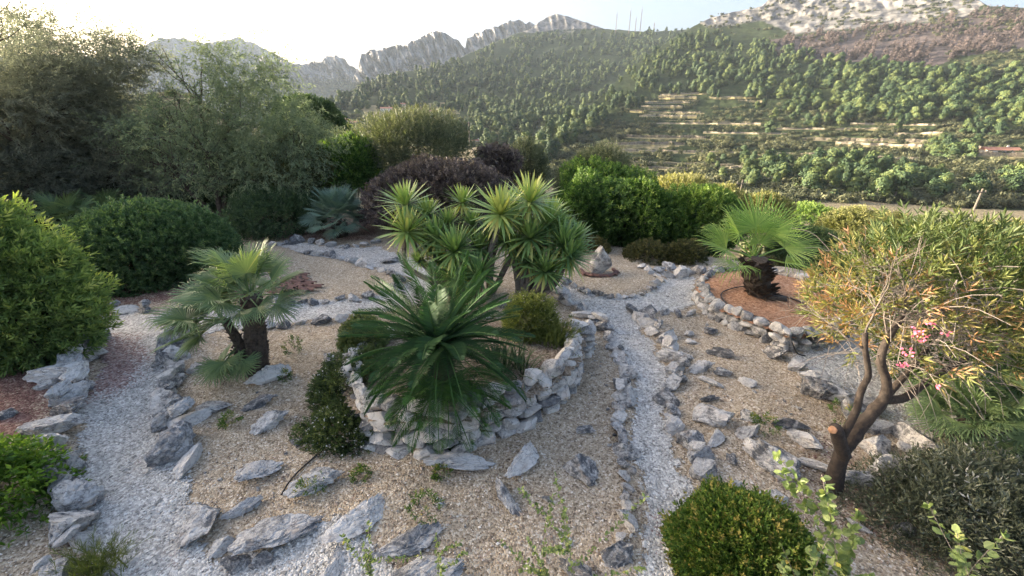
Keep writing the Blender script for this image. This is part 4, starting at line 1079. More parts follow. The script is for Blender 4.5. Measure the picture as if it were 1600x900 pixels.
# ------------------------------------------------------------------ shrubs and trees of the garden
rng = np.random.default_rng(79); random.seed(44)
def ell(box, d, ryk=.9):
    x0, y0, x1, y1 = box; mx, my = (x0 + x1) / 2, (y0 + y1) / 2
    c = PY(mx, my, d); rx = (PY(x1, my, d)[0] - PY(x0, my, d)[0]) / 2
    rz = (PY(mx, y0, d)[2] - PY(mx, y1, d)[2]) / 2
    return c, np.array([rx, rx * ryk, rz])
def stems(c, r, zg, n=7, rad=.03, tint=.5):
    g = []
    for i in range(n):
        a = rng.uniform(0, 6.28); q = rng.uniform(.2, .75)
        e = c + np.array([math.cos(a) * r[0] * q, math.sin(a) * r[1] * q, r[2] * rng.uniform(-.2, .5)])
        b = np.array([c[0] + math.cos(a) * r[0] * .12, c[1] + math.sin(a) * r[1] * .12, zg - .1])
        m_ = (b + e) / 2 + rng.normal(size=3) * .12 * r[0]
        g.append(tube(curve([b, m_, e], 7), np.linspace(rad, rad * .35, 7), 5))
    return merge(g)
def shrub(name, box, d, mat, label, cat='shrub', n=900, ryk=.9, group=None, nst=6, srad=.03, bark='bark', flowers=None, **k):
    c, r = ell(box, d, ryk) if len(box) == 4 else (np.array(box[:3]), np.array(box[3:]))
    zg = float(hz(c[0], c[1]))
    t = thing(name, (c[0], c[1], zg), label, cat, group)
    part('foliage', shrub_geo(c, r, n, **k), M[mat], t)
    part('stem', stems(c, r, zg, nst, srad), M[bark], t)
    if flowers:
        fm, fn, fs = flowers
        P, N, D = shell(c, r * 1.12, fn, Lump(10, .2), -.6, .15)
        part('flowers', merge([leaves(P, unit(N + .5 * rvec(len(P))), fs, fs, .5) for _ in range(2)]), M[fm], t)
    return t
LBL = lambda *a: ' '.join(a)
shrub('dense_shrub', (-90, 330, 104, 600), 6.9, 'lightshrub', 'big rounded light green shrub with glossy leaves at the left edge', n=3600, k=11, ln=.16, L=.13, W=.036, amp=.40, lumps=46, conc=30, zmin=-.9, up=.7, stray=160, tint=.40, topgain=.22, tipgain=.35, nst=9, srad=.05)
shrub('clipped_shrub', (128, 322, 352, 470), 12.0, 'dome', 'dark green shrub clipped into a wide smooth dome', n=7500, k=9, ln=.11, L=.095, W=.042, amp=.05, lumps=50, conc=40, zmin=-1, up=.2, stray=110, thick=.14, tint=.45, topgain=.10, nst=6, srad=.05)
shrub('purple_shrub', (584, 256, 800, 366), 17.5, 'purple', 'wide dark purple leaved shrub behind the yuccas', n=4200, k=9, ln=.18, L=.12, W=.06, amp=.26, lumps=50, conc=34, zmin=-.8, tint=.45, nst=8, srad=.05)
shrub('purple_tree', (742, 230, 808, 290), 22, 'purple', 'small reddish purple tree beside the big purple shrub', 'tree', n=420, k=8, ln=.2, L=.15, W=.08, amp=.3, tint=.5, srad=.06)
shrub('olive_shrub', (578, 190, 728, 275), 22, 'olive', 'tall bushy olive green shrub with fine upright shoots behind the purple shrub', n=1700, k=13, ln=.75, L=.20, W=.035, amp=.55, lumps=36, conc=24, up=1.2, jit=.45, thick=.55, tint=.5, srad=.07)
shrub('silver_olive_tree', (796, 226, 852, 300), 24, 'olive', 'small silvery olive tree right of the tall yucca', 'tree', n=700, k=10, ln=.35, L=.17, W=.045, amp=.3, up=.6, tint=.62, srad=.08)
shrub('olive_tree', (876, 240, 974, 335), 20.5, 'olive', 'wide grey green olive tree behind the dark green shrubs', 'tree', n=1600, k=10, ln=.4, L=.16, W=.035, amp=.3, up=.4, tint=.42, srad=.08, bark='greybark')
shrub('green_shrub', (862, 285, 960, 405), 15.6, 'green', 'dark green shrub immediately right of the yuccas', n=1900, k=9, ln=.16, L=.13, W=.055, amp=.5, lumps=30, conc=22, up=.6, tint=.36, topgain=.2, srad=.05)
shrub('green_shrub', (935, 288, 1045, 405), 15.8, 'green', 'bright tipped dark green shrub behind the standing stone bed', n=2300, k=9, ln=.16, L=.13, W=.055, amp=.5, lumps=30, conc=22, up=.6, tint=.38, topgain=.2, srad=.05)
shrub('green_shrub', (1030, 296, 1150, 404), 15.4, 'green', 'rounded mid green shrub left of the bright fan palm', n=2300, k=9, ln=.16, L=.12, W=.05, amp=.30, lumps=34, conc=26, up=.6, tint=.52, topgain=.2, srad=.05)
shrub('green_shrub', (880, 262, 1000, 330), 18.5, 'green', 'green shrub growing in front of the olive tree', n=1200, k=9, ln=.18, L=.14, W=.06, amp=.3, up=.6, tint=.45)
shrub('low_shrub', (972, 378, 1042, 436), 13.6, 'brownshrub', 'low brownish green shrub just behind the standing stone', n=900, k=9, ln=.1, L=.08, W=.03, amp=.25, tint=.45)
shrub('low_shrub', (1030, 380, 1098, 434), 13.4, 'brownshrub', 'low olive brown shrub between the junction and the green shrubs', n=900, k=9, ln=.1, L=.08, W=.03, amp=.25, tint=.40)
shrub('low_shrub', (905, 372, 950, 408), 14.3, 'brownshrub', 'rusty little shrub behind the standing stone on its left', n=380, k=9, ln=.1, L=.08, W=.03, amp=.25, tint=.7)
shrub('low_shrub', (1120, 412, 1230, 452), 13.2, 'brownshrub', 'low dark shrub behind the trunk of the bright fan palm', n=900, k=9, ln=.1, L=.08, W=.03, amp=.25, tint=.3)
shrub('blond_shrub', (1012, 282, 1106, 345), 25, 'sage', 'pale straw coloured shrub catching light behind the green shrubs', n=1300, k=9, ln=.4, L=.2, W=.06, amp=.25, up=.9, tint=.72, topgain=.1)
shrub('blond_shrub', (1100, 300, 1160, 345), 28, 'sage', 'smaller straw coloured shrub beside the wooden pole', n=600, k=9, ln=.4, L=.2, W=.06, amp=.25, up=.9, tint=.62)
shrub('mound_shrub', (1206, 358, 1304, 432), 15.2, 'deepgreen', 'dark green mounded shrub right of the bright fan palm', n=1700, k=9, ln=.14, L=.12, W=.03, amp=.2, tint=.45, up=.7)
shrub('mound_shrub', (1236, 396, 1330, 452), 13.0, 'deepgreen', 'low dark green shrub behind the red earth bed on its right', n=900, k=9, ln=.14, L=.14, W=.025, amp=.2, tint=.45, up=.8)
for i, (b, d, m_, lab, tt) in enumerate((
        ((1160, 306, 1230, 350), 34, 'sage', 'yellowish slope shrub above the bright fan palm crown', .5),
        ((1225, 322, 1300, 352), 44, 'green', 'light green slope shrub with a flat top like a hedge', .75),
        ((1285, 330, 1370, 385), 30, 'sage', 'olive yellow slope shrub left of the oleander top', .45),
        ((1330, 335, 1420, 375), 36, 'sage', 'large pale slope shrub behind the oleander top', .6),
        ((1290, 375, 1350, 420), 20, 'sage', 'straw yellow shrub on the slope beyond the red earth bed', .7),
        ((1350, 350, 1440, 420), 19, 'sage', 'dry yellow shrub showing through the oleander crown', .62),
        ((1530, 358, 1640, 420), 22, 'sage', 'straw green slope shrub behind the right side of the oleander', .5),
        ((1440, 338, 1510, 375), 40, 'olive', 'distant grey green shrub beside the grey wooden pole', .4))):
    shrub('slope_shrub', b, d, m_, lab, n=700, k=9, ln=.3, L=.2, W=.07, amp=.3, up=.6, tint=tt, thick=.3)
# left middle distance
shrub('green_shrub', (492, 222, 592, 300), 20.5, 'green', 'lush green shrub between the weeping tree and the purple shrub', n=1700, k=9, ln=.25, L=.18, W=.07, amp=.3, up=.5, tint=.5, topgain=.15)
shrub('green_shrub', (420, 232, 520, 320), 19.0, 'brownshrub', 'feathery olive green shrub under the weeping tree', n=1300, k=9, ln=.3, L=.2, W=.04, amp=.3, up=.9, tint=.6)
shrub('conifer', (440, 158, 524, 228), 30, 'deepgreen', 'dense dark evergreen tree beyond the weeping tree', 'tree', n=1500, k=8, ln=.3, L=.25, W=.1, amp=.4, tint=.35)
shrub('yellow_shrub', (505, 200, 560, 235), 40, 'green', 'bright yellow green shrub in the valley beyond the dark evergreen', n=400, k=8, ln=.4, L=.3, W=.14, amp=.3, tint=.9)
shrub('creeping_juniper', (366, 300, 505, 368), 17.0, 'deepgreen', 'low dark spreading juniper left of the blue fan palm', n=1700, k=9, ln=.2, L=.13, W=.03, amp=.2, tint=.3, up=.1)
shrub('dark_hedge', (330, 232, 470, 340), 20.5, 'deepgreen', 'dark evergreen undergrowth beneath the weeping tree', n=1700, k=9, ln=.25, L=.16, W=.06, amp=.3, tint=.35)
shrub('dark_hedge', (100, 232, 270, 330), 21.0, 'casuarina', 'dull green undergrowth beneath the feathery tree', n=1700, k=9, ln=.3, L=.2, W=.05, amp=.3, tint=.45)
shrub('dark_hedge', (-80, 220, 110, 330), 18.0, 'casuarina', 'dull green undergrowth behind the light green shrub', n=1500, k=9, ln=.3, L=.2, W=.05, amp=.3, tint=.3)

# branching trees with loose crowns
def grow(p, d, L, r, depth, segs, tips, spread=.6, n=(2, 4), up=.05, shrink=.68, wig=.22):
    pts = [p]; dd = np.array(d, float); k = 6
    for i in range(k):
        dd = unit(dd + wig * rng.normal(size=3) * .5 + np.array([0, 0, up])); pts.append(pts[-1] + dd * L / k)
    segs.append((np.array(pts), np.linspace(r, r * .6, k + 1), depth))
    if depth == 0:
        tips.append((pts[-1], dd)); tips.append((pts[3], dd)); return
    for i in range(rng.integers(n[0], n[1] + 1)):
        f = rng.integers(3, k + 1)
        nd = unit(dd + spread * rng.normal(size=3)); grow(pts[f], nd, L * shrink * rng.uniform(.75, 1.2), r * .55, depth - 1, segs, tips, spread, n, up, shrink, wig)
def skeleton(segs, sides=5):
    return merge([tube(pts, rad, sides if dep > 0 else 4) for pts, rad, dep in segs])
def lean_tree(name, label, base, stems_, mat, bark, leaf, tipn, r0=.16, env=None):
    t = thing(name, base, label, 'tree')
    segs, tips = [], []
    for d, L, depth, spread in stems_:
        grow(np.array(base, float), unit(np.array(d, float)), L, r0, depth, segs, tips, spread)
    part('trunk', skeleton([s for s in segs if s[2] >= 2]), M[bark], t)
    part('branches', skeleton([s for s in segs if s[2] < 2], 4), M[bark], t)
    P = np.array([a for a, _ in tips]); A = np.array([b for _, b in tips])
    if env is not None:
        eP, eA = env; k_ = rng.choice(len(P), min(len(P), 800), False)
        P, A = np.vstack([P[k_], eP]), np.vstack([A[k_], eA])
    tipn = int(tipn)
    P = np.repeat(P, tipn, 0) + rng.normal(size=(len(P) * tipn, 3)) * .28; A = np.repeat(A, tipn, 0)
    part('crown', leaf(P, A), M[mat], t)
    return t, P
def feathery(P, A):
    A = unit(A * .6 + .5 * rvec(len(A)) + np.array([0, 0, .05]))
    return sprigs(P, A * np.array([1, 1, .45]), 16, .5, .15, .03, .8, .5 + .1 * rng.normal(size=len(P)), .14, .25, .03)
def weeping(P, A):
    A = unit(A * .5 + .6 * rvec(len(A)) + np.array([0, 0, -.22]))
    return sprigs(P, A, 14, .55, .15, .032, .8, .48 + .12 * rng.normal(size=len(P)), .15, .2, .22)
def envelope(blobs):
    Ps, As = [], []
    for box, d, n in blobs:
        c, r = ell(box, d, .8); P, N, D = shell(c, r, n, Lump(16, .35, 14), -.95, .8)
        Ps.append(P); As.append(unit(N + .4 * rvec(len(P))))
    return np.vstack(Ps), np.vstack(As)
bA = PY(212, 300, 21); bA[2] = max(.4, bA[2])
lean_tree('feathery_tree', 'large grey green feathery tree with layered branches at the upper left', bA, [((-.25, -.1, 1), 3.4, 4, .55), ((-.75, -.1, .75), 3.6, 4, .55), ((.30, 0, .9), 2.6, 4, .5), ((-1, -.2, .45), 3.8, 4, .5), ((.05, .1, 1), 3.0, 4, .5)], 'casuarina', 'bark', feathery, 3, .17, envelope([((60, 100, 260, 300), 20.5, 620), ((150, 56, 240, 130), 20, 200), ((-60, 100, 150, 300), 19.5, 650), ((180, 150, 300, 320), 20, 260), ((40, 85, 190, 160), 20, 220), ((0, 40, 150, 110), 19, 70)]))
bA2 = PY(10, 300, 17.5); bA2[2] = .2
lean_tree('feathery_tree', 'second feathery tree at the upper left corner with sparse backlit top twigs', bA2, [((.1, 0, 1), 3.6, 4, .45), ((.45, 0, .9), 3.2, 4, .5), ((-.4, 0, .9), 3.4, 4, .5)], 'casuarina', 'bark', feathery, 3, .14, envelope([((-40, 5, 70, 110), 17, 70), ((40, 20, 180, 100), 17, 60), ((-80, 80, 90, 200), 17, 200)]))
bB = PY(335, 300, 18.5); bB[2] = .2
lean_tree('weeping_tree', 'tall loose weeping pepper tree with drooping sprays and a thin bare top', bB, [((.25, 0, 1), 3.1, 4, .5), ((-.12, 0, 1), 3.3, 3, .35), ((.75, -.1, .7), 2.6, 4, .5), ((-.5, 0, .7), 2.2, 4, .5), ((.5, .1, 1), 2.6, 4, .5)], 'pepper', 'bark', weeping, 2, .12, envelope([((300, 125, 470, 250), 18.5, 260), ((390, 150, 512, 270), 18, 330), ((255, 165, 390, 300), 18.2, 280), ((296, 45, 360, 150), 18.5, 90), ((330, 75, 420, 170), 18.5, 90), ((395, 70, 450, 170), 18.5, 90), ((350, 210, 490, 320), 17.6, 260)]))

# ------------------------------------------------------------------ palms, yuccas, cycad
rng = np.random.default_rng(78); random.seed(43)
def fan_mesh(name, mat, R_=.55, pet=.5, nseg=34, arc=250, fuse=.5, droop=.18, cup=.25, w=.95, dry=0.0, seed=0, petr=.010):
    """one fan leaf: petiole along +X from the origin, blade spread in XY, +Z is its upper side"""
    r = np.random.default_rng(seed)
    hub = np.array([pet, 0, -.06 * pet])
    g = [tube(curve([(0, 0, 0), (pet * .5, 0, .03 * pet), hub], 6), np.linspace(petr * 1.5, petr, 6), 5, .55)]
    th = np.radians(np.linspace(-arc / 2, arc / 2, nseg)); Vs, Fs, T = [], [], []
    for i, a in enumerate(th):
        ca, sa = math.cos(a), math.sin(a)
        d = np.array([ca, sa, 0]); s_ = np.array([-sa, ca, 0])
        rl = R_ * r.uniform(.9, 1.05) * (1 - .18 * abs(a / math.pi) ** 1.5)
        hw = w * rl * fuse * math.radians(arc / nseg) / 2
        lift = lambda u: cup * u * (abs(sa)) * rl * .5
        dr = droop * r.uniform(.5, 1.6)
        m0 = hub + d * rl * fuse + np.array([0, 0, lift(fuse)])
        m1 = hub + d * rl * .8 + np.array([0, 0, lift(.8) - dr * rl * .25]) + s_ * r.normal() * .01
        tp = hub + d * rl * (1.0 - .15 * dr) + np.array([0, 0, lift(1) - dr * rl * .75]) + s_ * r.normal() * .03
        up = np.array([0, 0, hw * .55])
        b = len(Vs)
        Vs += [hub, m0 - s_ * hw, m0 + up, m0 + s_ * hw, m1 - s_ * hw * .7, m1 + up * .7, m1 + s_ * hw * .7, tp]
        Fs += [(b, b + 1, b + 2, b + 2), (b, b + 2, b + 3, b + 3), (b + 1, b + 4, b + 5, b + 2), (b + 2, b + 5, b + 6, b + 3), (b + 4, b + 7, b + 5, b + 5), (b + 5, b + 7, b + 6, b + 6)]
        tv_ = .45 + .12 * r.normal()
        T += [tv_ + .15, tv_, tv_ + .1, tv_, tv_, tv_ + .1, tv_, tv_ + .12 + dry]
    tri = np.array([(a, b, c) for a, b, c, d in Fs if c == d]); qd = np.array([f for f in Fs if f[2] != f[3]])
    g.append((np.array(Vs), [tri, qd], np.clip(np.array(T), 0, 1)))
    V, F_, T_ = merge(g)
    return mkmesh(name, V, F_, mat, T_)
def put_frond(parent, mesh, p, az, el, roll=0.0, s_=1.0, name='frond'):
    o = bpy.data.objects.new(name, mesh); COL.objects.link(o); o.parent = parent
    Mx = Matrix.Translation(Vector(np.asarray(p) - np.array(parent.location))) @ Matrix.Rotation(az, 4, 'Z') @ Matrix.Rotation(-el, 4, 'Y') @ Matrix.Rotation(roll, 4, 'X') @ Matrix.Scale(s_, 4)
    o.matrix_basis = Mx
    return o
def fibre_trunk(p0, p1, r0, r1, n=260, boots=.06):
    C = curve([p0, (np.asarray(p0) + p1) / 2 + np.array([.02, 0, 0]), p1], 14)
    g = [tube(C, np.linspace(r0, r1, 14), 14, .3, .06)]
    t = rng.uniform(0, 1, n); P = np.array([np.interp(t, np.linspace(0, 1, 14), C[:, k]) for k in range(3)]).T
    a = rng.uniform(0, 6.28, n); rr = r0 + (r1 - r0) * t
    O = np.stack([np.cos(a), np.sin(a), 0 * a], -1)
    g.append(leaves(P + O * rr[:, None] * .9, O + np.array([0, 0, 1.1]), boots * rng.uniform(.8, 1.6, n), boots * .8, .5 + .3 * rng.normal(size=n), S=np.stack([np.cos(a), np.sin(a), 0 * a], -1), bend=.2))
    return merge(g)
FANS = [fan_mesh('frond', M['fan'], .52, .5, 36, a_, .5, dr, cu, seed=s) for s, a_, dr, cu in ((1, 230, .15, .3), (2, 210, .3, .5), (3, 250, .1, .15), (4, 200, .45, .6))]
FANDRY = [fan_mesh('frond', M['fan'], .50, .5, 30, 150, .5, .25, .5, dry=.5, seed=9)]
tp = thing('fan_palm', ground_at(400, 585), 'grey green fan palm with a shaggy trunk leaning left over the tan bed', 'palm')
b0 = ground_at(402, 582); b1 = PY(392, 462, b0[1] + .05); b2 = PY(372, 545, b0[1] - .05)
part('trunk', fibre_trunk(b0 + (0, 0, -.1), b1, .19, .16, 420), M['palmtrunk'], tp)
part('trunk', fibre_trunk(b0 + (-.1, 0, .1), b2, .12, .10, 130), M['palmtrunk'], tp)
def crown_fans(parent, c, n, meshes, el=(-.5, 1.3), az0=None, s_=1.0, face=None, jit=.05):
    for i in range(n):
        a = i * 2.39996 + random.uniform(-.25, .25) if az0 is None else random.uniform(*az0)
        e = el[0] + (el[1] - el[0]) * ((i + .5) / n) + random.uniform(-.12, .12)
        put_frond(parent, random.choice(meshes), c + np.random.default_rng(i).normal(size=3) * jit * .5, a, e, random.uniform(-.5, .5), s_ * random.uniform(.85, 1.12))
crown_fans(tp, b1, 22, FANS, (-.35, 1.35))
crown_fans(tp, b1, 8, FANS[:1] + FANDRY, (-.1, .7), (2.2, 4.0), 1.25)
b3 = PY(352, 500, b0[1] - .1)
part('trunk', fibre_trunk(b0 + (-.15, .05, .2), b3, .09, .07, 90), M['palmtrunk'], tp)
crown_fans(tp, b3, 11, FANS, (-.5, .6), (2.0, 4.6), 1.05)
crown_fans(tp, b2, 6, FANS, (-.7, .2), (2.6, 5.6), .85)
crown_fans(tp, b2 + (.15, -.12, .0), 2, FANS[2:3], (-.4, .3), (4.3, 5.2), .72)

WASH = [fan_mesh('frond', M['washfan'], .85, .7, 34, a_, .38, dr * .7, cu, seed=20 + s, petr=.016, dry=dy) for s, a_, dr, cu, dy in ((1, 200, .25, .5, .1), (2, 180, .45, .6, .15), (3, 230, .2, .3, .1), (4, 170, .8, .6, .35))]
wp0 = G(1190, 466, .32); wp0[2] = .3
wp1 = PY(1177, 408, wp0[1])
tw = thing('washington_palm', wp0, 'bright green fan palm with a stout brown trunk in the red earth bed', 'palm')
part('trunk', fibre_trunk(wp0 + (0, 0, -.05), wp1, .27, .30, 300, .16), M['palmtrunk'], tw)
for a, e, rl, s_, k in ((1.57, 1.2, 0, 1.2, 2), (2.65, .9, -.3, 1.15, 0), (.5, .9, .3, 1.15, 0), (1.5, .72, 0, 1.15, 1), (3.15, .3, -.4, 1.2, 0), (.0, .35, .4, 1.15, 0), (3.75, -.15, 0, .9, 3), (5.75, .0, 0, 1.0, 3), (2.3, .45, -.2, 1.1, 1), (4.7, 1.3, 0, .7, 2)):
    put_frond(tw, WASH[k], wp1 + (0, 0, .05), a + random.uniform(-.1, .1), e + .1, rl, s_ * .9)
BLUE = [fan_mesh('frond', M['bluefan'], .62, .75, 34, a_, .5, .12, .3, seed=30 + s) for s, a_ in ((1, 240), (2, 210))]
bp = ground_at(532, 368)
tb = thing('blue_fan_palm', bp, 'blue green ball shaped fan palm on the mulch at the back', 'palm')
part('trunk', fibre_trunk(bp + (0, 0, -.1), bp + (0, 0, .55), .28, .24, 160, .12), M['palmtrunk'], tb)
crown_fans(tb, bp + (0, 0, .75), 46, BLUE, (-.4, 1.45), None, 1.0)
DARKF = [fan_mesh('frond', M['fan'], .6, .5, 28, 210, .5, .2, .3, seed=41)]
for px, py, lab in ((118, 345, 'dull fan palm in shade behind the light green shrub'), (178, 332, 'dull fan palm in shade left of the clipped dome'),):
    q = ground_at(px, py + 22)
    t = thing('fan_palm', q, lab, 'palm'); part('trunk', fibre_trunk(q + (0, 0, -.1), q + (0, 0, .6), .16, .13, 60, .1), M['palmtrunk'], t)
    crown_fans(t, q + (0, 0, .65), 14, DARKF, (-.2, 1.2), None, 1.2)
for px, py, s_, n, lab in ((1520, 660, .85, 26, 'shaggy low fan palm at the right edge below the oleander'), (1600, 640, .9, 22, 'fan palm half cut off by the right edge of the photo'), (1480, 722, .7, 12, 'small drooping fan palm in front of the gravel at the right')):
    q = PY(px, py, 4.75); q[2] = max(q[2], .5); zg = float(hz(q[0], q[1]))
    t = thing('fan_palm', (q[0], q[1], zg), lab, 'palm'); part('trunk', fibre_trunk(np.array([q[0], q[1], zg - .05]), q, .12, .1, 60, .08), M['palmtrunk'], t)
    crown_fans(t, q, n, FANS, (-.5, 1.1), None, s_)

def strap_rosette(n, L, W, seed, el=(-.9, 1.45), droop=.25, k=5, tint=.5, tg=.3):
    r = np.random.default_rng(seed)
    Vs, Fs, T = [], [], []; u = np.linspace(0, 1, k)
    for i in range(n):
        f = (i + .5) / n; e = el[0] + (el[1] - el[0]) * f ** .8; a = i * 2.39996 + r.uniform(-.2, .2)
        l = L * r.uniform(.8, 1.1) * (.75 + .25 * math.sin(f * math.pi)); c = np.array([math.cos(a), math.sin(a), 0]); s_ = np.array([-math.sin(a), math.cos(a), 0])
        ang = e - droop * u ** 1.5 * (1.1 - f) * 1.6
        st = np.stack([np.cos(ang), np.sin(ang)], -1) * l / (k - 1)
        xy = np.vstack([[0, 0], np.cumsum(st[:-1], 0)])
        w = W * np.array([.7, 1, .95, .65, .02]) if k == 5 else W * np.sin(np.clip(u + .2, 0, 1) * math.pi)
        ctr = c * xy[:, :1] + np.array([0, 0, 1]) * xy[:, 1:] + c * .03
        b = len(Vs)
        for j in range(k): Vs += [ctr[j] - s_ * w[j] / 2, ctr[j] + s_ * w[j] / 2]
        for j in range(k - 1): Fs.append((b + 2 * j, b + 2 * j + 1, b + 2 * j + 3, b + 2 * j + 2))
        tv_ = tint + (f - .5) * tg + .08 * r.normal()
        if tg > 0 and f < .16: tv_ = .95
        T += list(np.repeat(tv_ + (.0 if tg < 0 else .12) * u ** 3, 2))
    return np.array(Vs), [np.array(Fs)], np.clip(np.array(T), 0, 1)
YR = [mkmesh('rosette', *strap_rosette(96, .74, .066, s, el=(-.95, 1.4), tint=.52 + dt, tg=.35)[:2], M['yucca'], strap_rosette(96, .74, .066, s, el=(-.95, 1.4), tint=.52 + dt, tg=.35)[2]) for s, dt in ((1, 0), (2, .08), (3, -.1), (4, .15))]
ybase = G(800, 470, .12); Y0 = ybase[1]
def yucca(label, base, heads, group='yuccas behind the planter'):
    t = thing('yucca', base, label, 'yucca', None)
    for hx, hy, dy, via, s_, k in heads:
        p = PY(hx, hy, base[1] + dy)
        m_ = [np.asarray(base) + (0, 0, -.1)] + [PY(x, y, base[1] + dy * .6) for x, y in via] + [p]
        C = curve(m_, 16); part('stem', tube(C, np.linspace(.085, .055, 16), 8, .5, .05), M['greybark'], t)
        o = bpy.data.objects.new('rosette', YR[k]); COL.objects.link(o); o.parent = t
        ax = unit(unit(C[-1] - C[-3]) + np.array([0, -.15, .9]))
        o.location = Vector(p - np.array(t.location)); o.rotation_euler = Vector(ax).to_track_quat('Z', 'Y').to_euler(); o.rotation_euler.rotate_axis('Z', random.uniform(0, 6.28)); o.scale = (s_,) * 3
    return t
yb = lambda px, py, z=.05: G(px, py, z)
yucca('left yucca with a curved grey stem and two pale rosettes', yb(716, 462), [(636, 362, -.2, [(690, 448), (640, 420), (631, 392)], 1.12, 3), (634, 320, .3, [(700, 440), (655, 400)], 1.1, 1), (668, 336, .5, [(705, 430), (672, 380)], .9, 1), (655, 408, -.2, [(690, 440)], .5, 0)])
yucca('yucca with a small single rosette on a straight stem before the purple shrub', yb(735, 455), [(723, 317, .6, [(728, 400), (722, 350)], .92, 1)])
yucca('bushy low yucca rosettes left of the leaning stems', yb(745, 466), [(683, 372, .1, [(715, 430)], 1.1, 0), (711, 392, -.3, [(728, 430)], 1.15, 0), (748, 388, .1, [(748, 430)], .95, 0), (712, 436, -.5, [(730, 452)], 1.0, 2), (748, 428, -.5, [(748, 448)], .95, 2), (690, 405, .2, [(718, 440)], 1.0, 2), (725, 412, .2, [(738, 445)], .9, 0), (702, 350, .5, [(720, 420)], .85, 1), (738, 352, .6, [(742, 410)], .8, 0), (765, 365, .4, [(755, 420)], .85, 2), (668, 385, .4, [(705, 440)], .8, 2)])
yucca('tall yucca with the topmost rosette on a long leaning grey stem', yb(765, 460), [(828, 315, -.3, [(790, 418), (815, 370)], 1.12, 3), (782, 334, -.5, [(765, 400), (776, 365)], 1.18, 3), (800, 325, .2, [(770, 400), (790, 355)], 1.0, 1)])
yucca('right yucca clump with several dark stems rising from one base', yb(812, 468), [(793, 378, .2, [(806, 425)], .95, 0), (828, 372, -.1, [(820, 425)], 1.15, 0), (856, 350, .3, [(835, 420)], 1.1, 0), (880, 382, -.1, [(850, 440)], 1.15, 2), (852, 424, -.5, [(838, 450)], 1.0, 2), (888, 402, -.3, [(862, 450)], 1.1, 2), (806, 392, .2, [(810, 430)], 1.0, 0), (845, 375, .5, [(832, 425)], 1.0, 2), (862, 335, .8, [(838, 420)], .9, 1), (876, 358, .5, [(845, 430)], .85, 0), (815, 350, .7, [(815, 420)], .85, 2), (900, 372, .4, [(860, 440)], .8, 2), (826, 410, -.2, [(824, 445)], .85, 2)])

def cycad_frond(seed, L=1.25, bend=.9, nl=52, ll=.20, tint=.5, hang=0.0):
    r = np.random.default_rng(seed); k = 22; u = np.linspace(0, 1, k)
    ang = -bend * u ** 1.3 - hang * u
    st = np.stack([np.cos(ang), np.sin(ang)], -1) * L / (k - 1)
    xz = np.vstack([[0, 0], np.cumsum(st[:-1], 0)])
    C = np.stack([xz[:, 0], .03 * np.sin(u * 3 + seed), xz[:, 1]], -1)
    g = [tube(C, np.linspace(.013, .004, k), 5, .7)]
    t = np.linspace(.12, 1, nl); P = np.stack([np.interp(t, u, C[:, j]) for j in range(3)], -1)
    T = unit(np.stack([np.interp(t, u, np.gradient(C[:, j])) for j in range(3)], -1))
    for s_ in (-1, 1):
        side = np.array([0, s_, 0.0]); upv = np.cross(T, np.array([0, 1.0, 0])) * -1
        le = ll * np.sin(np.clip(t * .86 + .12, 0, 1) * math.pi) ** .6
        D = unit(side * 1.0 + T * (.45 + .5 * t[:, None]) + np.array([0, 0, 1]) * .25 + .05 * r.normal(size=(nl, 3)))
        W = np.full(nl, .0165)
        V, F_, tt = leaves(P, D, le * r.uniform(.9, 1.08, nl), W, tint + .1 * r.normal(size=nl), S=T * 1.0, bend=.15)
        g.append((V, F_, np.clip(tt, 0, 1)))
    return merge(g)
CY = [mkmesh('frond', *cycad_frond(s, 1.35, b_, 60, .23, ti, hg)[:2], M['cycad'], cycad_frond(s, 1.35, b_, 60, .23, ti, hg)[2]) for s, b_, ti, hg in ((1, .5, .42, 0), (2, .75, .42, .1), (3, .35, .5, 0), (4, 1.2, .38, .3))]
CYY = [mkmesh('frond', *cycad_frond(s, .75, b_, 40, .16, .85, 0)[:2], M['cycad'], cycad_frond(s, .75, b_, 40, .16, .85, 0)[2]) for s, b_ in ((7, .9), (8, 1.3))]
CYL = [mkmesh('frond', *cycad_frond(s, 1.0, b_, 52, .20, .8, 0)[:2], M['cycad'], cycad_frond(s, 1.0, b_, 52, .20, .8, 0)[2]) for s, b_ in ((11, .8), (12, 1.1))]
cb = np.array([PY(690, 600, 5.15)[0], 5.15, .55])
c1 = PY(688, 540, 5.15); c2 = PY(694, 598, 4.95)
tc_ = thing('cycad', cb, 'large dark green sago cycad spreading its fronds over the raised planter', 'cycad')
part('trunk', merge([fibre_trunk(cb + (0, 0, -.1), c1 + (0, 0, -.05), .17, .14, 200, .08), fibre_trunk(cb + (.03, -.08, -.1), c2 + (0, 0, -.04), .13, .11, 100, .07)]), M['palmtrunk'], tc_)
for i in range(80):
    f = (i + .5) / 80; a = i * 2.39996
    e = -.3 + 1.5 * f
    put_frond(tc_, CY[(2 if f > .75 else (i % 2 if f > .3 else 1))], c1 + np.random.default_rng(i).normal(size=3) * .02, a + random.uniform(-.15, .15), e + random.uniform(-.08, .08), random.uniform(-.25, .25), random.uniform(.9, 1.08))
for i in range(8):
    put_frond(tc_, CYY[i % 2], c1 + (0, 0, .03), i * 2.4 + .4, 1.1 + .05 * i, random.uniform(-.4, .4), random.uniform(.55, .85))
for i in range(22):
    f = (i + .5) / 22; a = 3.3 + 2.9 * ((i * .618) % 1)
    put_frond(tc_, CYL[i % 2], c2, a, -.3 + 1.0 * f, random.uniform(-.3, .3), random.uniform(.85, 1.1))
for i in range(22):
    a = 3.3 + 2.8 * (i / 21)
    put_frond(tc_, CY[3], c2 + (0, 0, -.1), a, -.55 + random.uniform(-.2, .2), random.uniform(-.3, .3), random.uniform(.68, .82))
